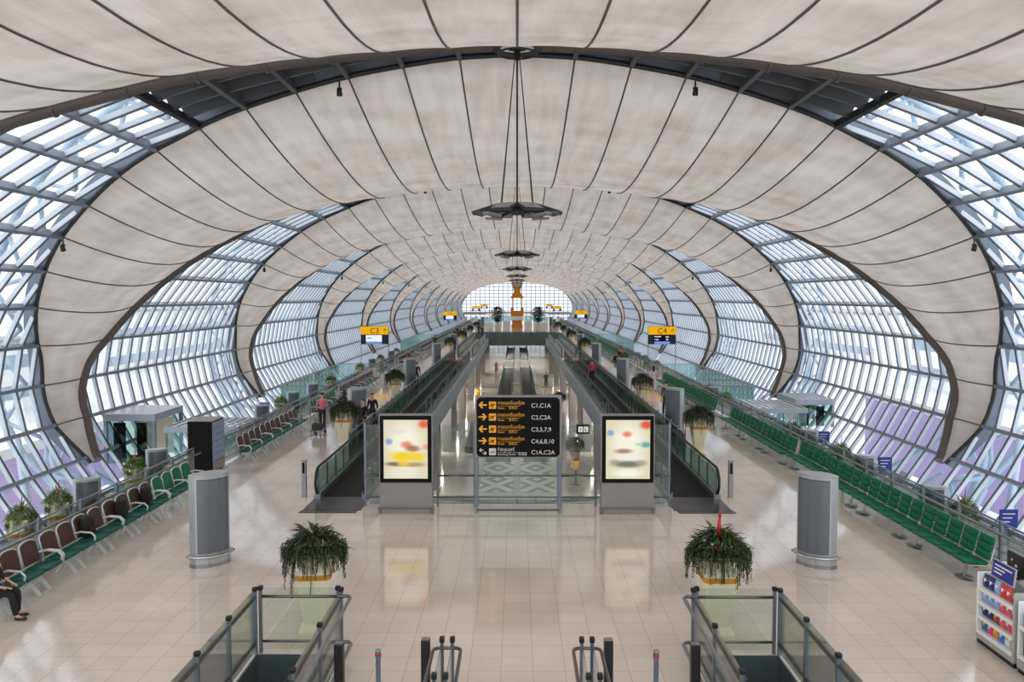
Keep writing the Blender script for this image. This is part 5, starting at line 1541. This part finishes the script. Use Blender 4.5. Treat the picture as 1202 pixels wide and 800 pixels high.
# ------------------------------------------------------------------ people
def skin_obj(name, verts, edges, radii, mat, parent, root=0, sub=1):
    me = bpy.data.meshes.new(name); me.from_pydata(verts, edges, []); me.materials.append(mat)
    o = bpy.data.objects.new(name, me); COL.objects.link(o); o.parent = parent
    m = o.modifiers.new('Skin', 'SKIN'); m.use_smooth_shade = True
    for v, r in zip(me.skin_vertices[0].data, radii):
        v.radius = r if isinstance(r, tuple) else (r, r); v.use_root = False
    me.skin_vertices[0].data[root].use_root = True
    s = o.modifiers.new('Subsurf', 'SUBSURF'); s.levels = sub; s.render_levels = sub
    return o
def person(x, y, rz, label, pose='stand', top=(60,60,66), bottom=(40,42,48), h=1.7, long_hair=False, group=None, z=0, sleeves=.5, stride=.16, coat=False, skirt=False):
    """local forward is -y"""
    t = empty('person', (x, y, z), rz); k = h/1.7
    J = {}
    if pose == 'sit':
        J['pel'] = (0,.0,.52); zz = .0
        for s, n in ((-1,'l'),(1,'r')):
            J['hip'+n] = (.09*s,-.02,.52); J['kne'+n] = (.11*s,-.46,.50); J['ank'+n] = (.11*s,-.50+.05*s,.08); J['toe'+n] = (.12*s,-.68+.05*s,.03)
        base = .52-.92
    else:
        J['pel'] = (0,0,.92); base = 0
        for s, n in ((-1,'l'),(1,'r')):
            f = -stride*s
            J['hip'+n] = (.09*s,0,.90); J['kne'+n] = (.095*s,f*.5-.03,.49); J['ank'+n] = (.095*s,f+.02,.08); J['toe'+n] = (.1*s,f-.14,.03)
    b = base
    J['spi'] = (0,.01,1.08+b); J['che'] = (0,.0,1.28+b); J['nec'] = (0,-.01,1.45+b); J['hea'] = (0,-.02,1.54+b); J['mid'] = (0,-.025,1.60+b); J['top'] = (0,-.015,1.665+b)
    J['nos'] = (0,-.115,1.575+b)
    for s, n in ((-1,'l'),(1,'r')):
        J['sho'+n] = (.17*s,.0,1.40+b)
        if pose == 'sit':
            J['elb'+n] = (.24*s,-.08,1.14+b); J['wri'+n] = (.15*s,-.30,1.04+b); J['pal'+n] = (.12*s,-.37,1.02+b)
        else:
            J['elb'+n] = (.23*s,.04+.06*s*(stride/.16),1.12+b); J['wri'+n] = (.24*s,-.06+.09*s*(stride/.16),.87+b); J['pal'+n] = (.24*s,-.08+.09*s*(stride/.16),.79+b)
        J['ear'+n] = (.078*s,-.01,1.59+b)
    K = {n: tuple(c*k for c in v) for n, v in J.items()}
    def chainset(pairs, rad, name, mat, par, sub=1, root=None):
        names = []
        for p in pairs:
            for q in p:
                if q not in names: names.append(q)
        vs = [K[n] for n in names]; es = [(names.index(a), names.index(c)) for p in pairs for a, c in zip(p, p[1:])]
        return skin_obj(name, vs, es, [(rad[n][0]*k, rad[n][1]*k) if isinstance(rad[n], tuple) else rad[n]*k for n in names], mat, par, names.index(root) if root else 0, sub)
    rad = {'pel':(.13,.095),'spi':(.12,.085),'che':(.15,.095),'nec':.05,'hea':(.068,.075),'mid':(.078,.092),'top':(.055,.065),'nos':.014,'hipl':.075,'hipr':.075,'knel':.052,'kner':.052,'ankl':.036,'ankr':.036,'toel':(.04,.025),'toer':(.04,.025),
           'shol':.052,'shor':.052,'elbl':.038,'elbr':.038,'wril':.026,'wrir':.026,'pall':(.034,.016),'palr':(.034,.016),'earl':.014,'earr':.014}
    pairs = [('pel','spi','che','nec','hea','mid','top'),('mid','nos'),('mid','earl'),('mid','earr')]
    for n in 'lr':
        pairs += [('pel','hip'+n,'kne'+n,'ank'+n,'toe'+n),('che','sho'+n,'elb'+n,'wri'+n,'pal'+n)]
        w0 = Vector(J['pal'+n]); d = (w0-Vector(J['wri'+n])).normalized(); sd = Vector((1,0,0)) if pose == 'sit' else Vector((0,1,0))
        for i in range(5):
            o_ = sd*(i-1.5)*.016; L = (.055,.07,.075,.068,.05)[i]
            if i == 0: o_ = sd*-.04; L = .045
            a = 'f%s%da' % (n,i); c = 'f%s%db' % (n,i)
            K[a] = tuple((w0+o_+d*(.03 if i else -.01))*k); K[c] = tuple((w0+o_*1.25+d*(.03+L if i else .03)+Vector((0,0 if pose == 'sit' else -.008,-.01)))*k)
            rad[a] = .009; rad[c] = .008; pairs.append(('pal'+n,a,c))
    chainset(pairs, rad, 'body', M_SKIN, t, 1, 'pel')
    mt = simple('shirt_%d_%d_%d' % top, rgb(*top), .8); mbm = simple('trousers_%d_%d_%d' % bottom, rgb(*bottom), .8)
    r2 = {n: (tuple(q+.016 for q in v) if isinstance(v, tuple) else v+.016) for n, v in rad.items()}
    K['low'] = tuple(c*k for c in ((0,.0,.90) if pose != 'sit' else (0,.02,.56))); r2['low'] = (.155,.115)
    K['col'] = tuple(c*k for c in (0,-.005,1.415+b)); r2['col'] = .068
    sp = [('low','spi','che','col')]
    for n in 'lr':
        e = tuple(a+(c-a)*sleeves for a, c in zip(K['elb'+n], K['wri'+n])) if sleeves > 0 else tuple(a+(c-a)*.7 for a, c in zip(K['sho'+n], K['elb'+n]))
        K['cuf'+n] = e; r2['cuf'+n] = .045
        sp.append(('che','sho'+n,'elb'+n,'cuf'+n) if sleeves > 0 else ('che','sho'+n,'cuf'+n))
    if coat:
        K['hem'] = tuple(c*k for c in (0,.02,.55)); r2['hem'] = (.2,.15); sp.append(('low','hem'))
    chainset(sp, r2, 'shirt' if not coat else 'coat', mt, t, 1, 'che')
    tp = []
    r2['pel'] = (.138,.105)
    for n in 'lr': tp.append(('pel','hip'+n,'kne'+n,'ank'+n))
    chainset(tp, r2, 'trousers', mbm, t, 1, 'pel')
    sh = simple('shoe_leather', rgb(34,26,24), .4)
    for n in 'lr':
        a = Vector(K['ank'+n]); c = Vector(K['toe'+n])
        skin_obj('shoe', [tuple(a+Vector((0,.04,-.04))*k), tuple((a+c)/2+Vector((0,0,-.01))*k), tuple(c+Vector((0,-.02,.005))*k)], [(0,1),(1,2)], [(.045*k,.04*k),(.05*k,.036*k),(.042*k,.026*k)], sh, t)
    hv = [(0,.03,1.575+b),(0,.0,1.66+b),(0,-.05,1.69+b)]; hr = [(.085,.085),(.088,.085),(.06,.045)]; he = [(0,1),(1,2)]
    if long_hair: hv += [(0,.075,1.46+b),(0,.09,1.30+b)]; hr += [(.085,.05),(.07,.03)]; he += [(0,3),(3,4)]
    skin_obj('hair', [tuple(c*k for c in v) for v in hv], he, [(a*k, c*k) for a, c in hr], M_HAIR, t)
    tag(t, label, 'person', group)
    return t
person(-8.75, 38.0, PI, 'person in a pink shirt walking away behind a luggage trolley on the C3 side', top=(214,110,140), bottom=(52,52,60), h=1.74, sleeves=.0, stride=.1)
person(-8.0, 39.2, PI, 'long-haired person in dark top and jeans walking beside the pink-shirted person', top=(40,36,40), bottom=(70,84,110), long_hair=True, h=1.68)
person(7.55, 43.0, PI+.1, 'person in a dark grey coat walking on the C4 side beside a ventilation tower', top=(72,72,76), bottom=(34,34,38), h=1.76, coat=True)
person(8.75, 54.5, PI, 'person in a pale pink blouse and white trousers walking on the C4 side', top=(222,196,198), bottom=(216,208,206), long_hair=True, h=1.62)
person(-6.5, 35.75, -.6, 'person in a black shirt leaning by the walkway railing on the C3 side', top=(20,20,24), bottom=(60,40,44), h=1.72, stride=.03)
person(-6.6, 38.6, -.2, 'second dark-haired person by the walkway railing behind the black-shirted one', top=(30,26,28), bottom=(34,34,40), h=1.64, stride=.03)
person(-6.75, 56.9, PI, 'person in dark clothes walking on the C3 side past the third ventilation tower', top=(56,42,44), bottom=(30,30,34), h=1.68)
person(5.15, 58.5, PI, 'person in a magenta shirt riding the C4 side moving walkway', top=(186,44,84), bottom=(26,26,30), h=1.7, stride=.05, z=.021)
person(-9.4, 97.5, PI, 'person in black standing far down the C3 side walkway by the benches', top=(24,24,34), bottom=(24,24,34), h=1.72)
for i, (x, y, c) in enumerate(((9.62,78.6,(90,34,40)),(9.62,79.4,(38,30,36)),(9.5,81.0,(70,80,86)))):
    pass
SEATED = [(-9.86, 15.62, PI/2, (44,22,22), (18,18,22), 'person in dark trousers sitting on the nearest brown-backed bench'),
          (-9.8, 73.4, PI/2, (84,40,40), (24,22,26), 'person in a dark red top sitting on a distant brown-backed bench'),
          (-9.8, 76.8, PI/2, (120,66,60), (30,30,40), 'person in a brown-red top seated beyond the dark red one on the C3 side'),
          (9.6, 79.0, -PI/2, (96,36,44), (30,26,30), 'person in a dark red top sitting between bench groups on the C4 side'),
          (9.6, 79.8, -PI/2, (34,30,36), (28,28,32), 'person in black sitting next to the dark red one on the C4 side'),
          (9.6, 77.4, -PI/2, (78,88,92), (40,44,48), 'person in grey sitting at the near end of the trio on the C4 side')]
for x, y, rz, tp, bt, lb in SEATED:
    person(x, y, rz, lb, 'sit', tp, bt, group=None, z=0)
for k in range(2):
    put_bench('g', 9.66, 76.6+3.12*k+3.0, -PI/2, 'green five-seat bench under the seated trio, %s of two' % ('nearer','farther')[k], 'green benches along the C4 side railing', True) if k == 0 else None
person(-2.9, 118, PI, 'person in an orange top walking on the lower level beside the moving walkway', top=(206,96,40), bottom=(120,60,30), z=LZ)
person(3.4, 100, PI, 'person in dark clothes standing on the lower level on the C4 side', top=(40,44,52), bottom=(30,32,40), z=LZ)
for i, (x, y, tp) in enumerate(((-5.4,131,(60,50,60)),(-8.6,118,(110,40,40)),(-6.2,137,(40,50,80)),(8.9,120,(60,60,70)),(-9.0,128,(60,40,40)))):
    person(x, y, PI*(i % 2), 'distant person in %s near the bridge on the %s side' % (('grey','red','dark blue','slate','brown')[i], 'C3' if x < 0 else 'C4'), top=tp, bottom=(40,40,48), h=1.66)

# luggage trolley
t = empty('luggage_trolley', (-8.72, 37.15, 0)); f = MB()
f.tube([(-.26,.35,.98),(.26,.35,.98)], .022, 8)
for s in (-.26,.26): f.tube([(s,.35,.98),(s,.25,.3),(s,-.45,.16)], .02, 8); f.tube([(s,.3,.6),(s,.28,.14)], .018, 6)
for y in (-.4,-.15,.1,.25): f.tube([(-.26,y,.16+.1*(y+.45)),(.26,y,.16+.1*(y+.45))], .014, 6)
f.build('frame', M_STEEL, t, smooth=True)
f = MB(); f.tube([(-.24,.35,.98),(.24,.35,.98)], .03, 8); f.build('push_handle', M_BLACK, t)
for x, y in ((-.24,.28),(.24,.28),(0,-.42)):
    w_ = MB(); w_.lathe([(.02,-.025),(.07,-.025),(.08,-.01),(.08,.01),(.07,.025),(.02,.025)], 16, Matrix.Translation((x,y,.08)) @ Matrix.Rotation(PI/2,4,'Y')); w_.build('wheel', M_RUB, t)
tag(t, 'steel luggage trolley behind the pink-shirted person', 'trolley')
t = empty('travel_bag', (-8.72, 36.95, .225)); b = MB(); b.rbox(-.22,.22,-.22,.18,0,.3,.06,3); b.build('body', simple('bag_fabric', rgb(58,58,62), .8), t)
b = MB(); b.tube([(-.1,0,.28),(-.08,0,.4),(.08,0,.4),(.1,0,.28)], .015, 6); b.build('handle', M_BLACK, t)
tag(t, 'dark travel bag lying on the luggage trolley', 'bag')
# dark backpacks on the brown-backed seats
def backpack(y, label):
    t = empty('backpack', (-9.97, y, .475), PI/2)
    b = MB(); b.rbox(-.17,.17,-.11,.1,0,.46,.07,3); b.build('body', simple('backpack_fabric', rgb(24,22,22), .8), t, smooth=True)
    b = MB(); b.rbox(-.12,.12,-.16,-.1,.05,.25,.03,2); b.build('front_pocket', simple('backpack_pocket', rgb(32,30,30), .8), t, smooth=True)
    b = MB(); b.tube([(-.04,.0,.45),(-.03,.02,.52),(.03,.02,.52),(.04,.0,.45)], .012, 6); b.build('carry_loop', M_BLACK, t)
    tag(t, label, 'backpack', 'backpacks on the brown-backed seats')
for i, y in enumerate((19.45, 21.1, 22.55)):
    backpack(y, 'black backpack on the brown-backed seats, %s from the camera' % ORD[i])

# ------------------------------------------------------------------ lamps of the lower level (strip lights under the slab)
def strip_lamp(x, y, label):
    t = empty('ceiling_strip_light', (x, y, -.45)); b = MB(); b.rbox(-.2,.2,-2.4,2.4,-.1,0,.01,1); b.build('housing', M_WHITE, t)
    e = MB(); e.box(-.16,.16,-2.3,2.3,-.115,-.1); e.build('diffuser', emit('strip_glow', (1,.97,.92,1), 30), t)
    tag(t, label, 'ceiling light', 'strip lights under the upper floor')
for sg, nm in ((-1,'C3'),(1,'C4')):
    for i in range(9):
        y = 30+i*13
        strip_lamp(sg*5.9, y, 'strip light under the upper floor, %s on the %s side of the void' % (ORD[i], nm))
for i in range(6):
    strip_lamp((-2.4 if i % 2 else 2.4), 128+int(i/2)*14, 'strip light under the bridge deck, %s row, %s side' % (ORD[int(i/2)], ('C4','C3')[i % 2]))

# lettering becomes plain meshes
bpy.context.view_layer.update()
dg = bpy.context.evaluated_depsgraph_get()
for o in TEXTS:
    me = bpy.data.meshes.new_from_object(o.evaluated_get(dg))
    n = bpy.data.objects.new('lettering', me); COL.objects.link(n); n.parent = o.parent
    n.location = o.location; n.rotation_euler = o.rotation_euler; n.scale = o.scale
    bpy.data.objects.remove(o)
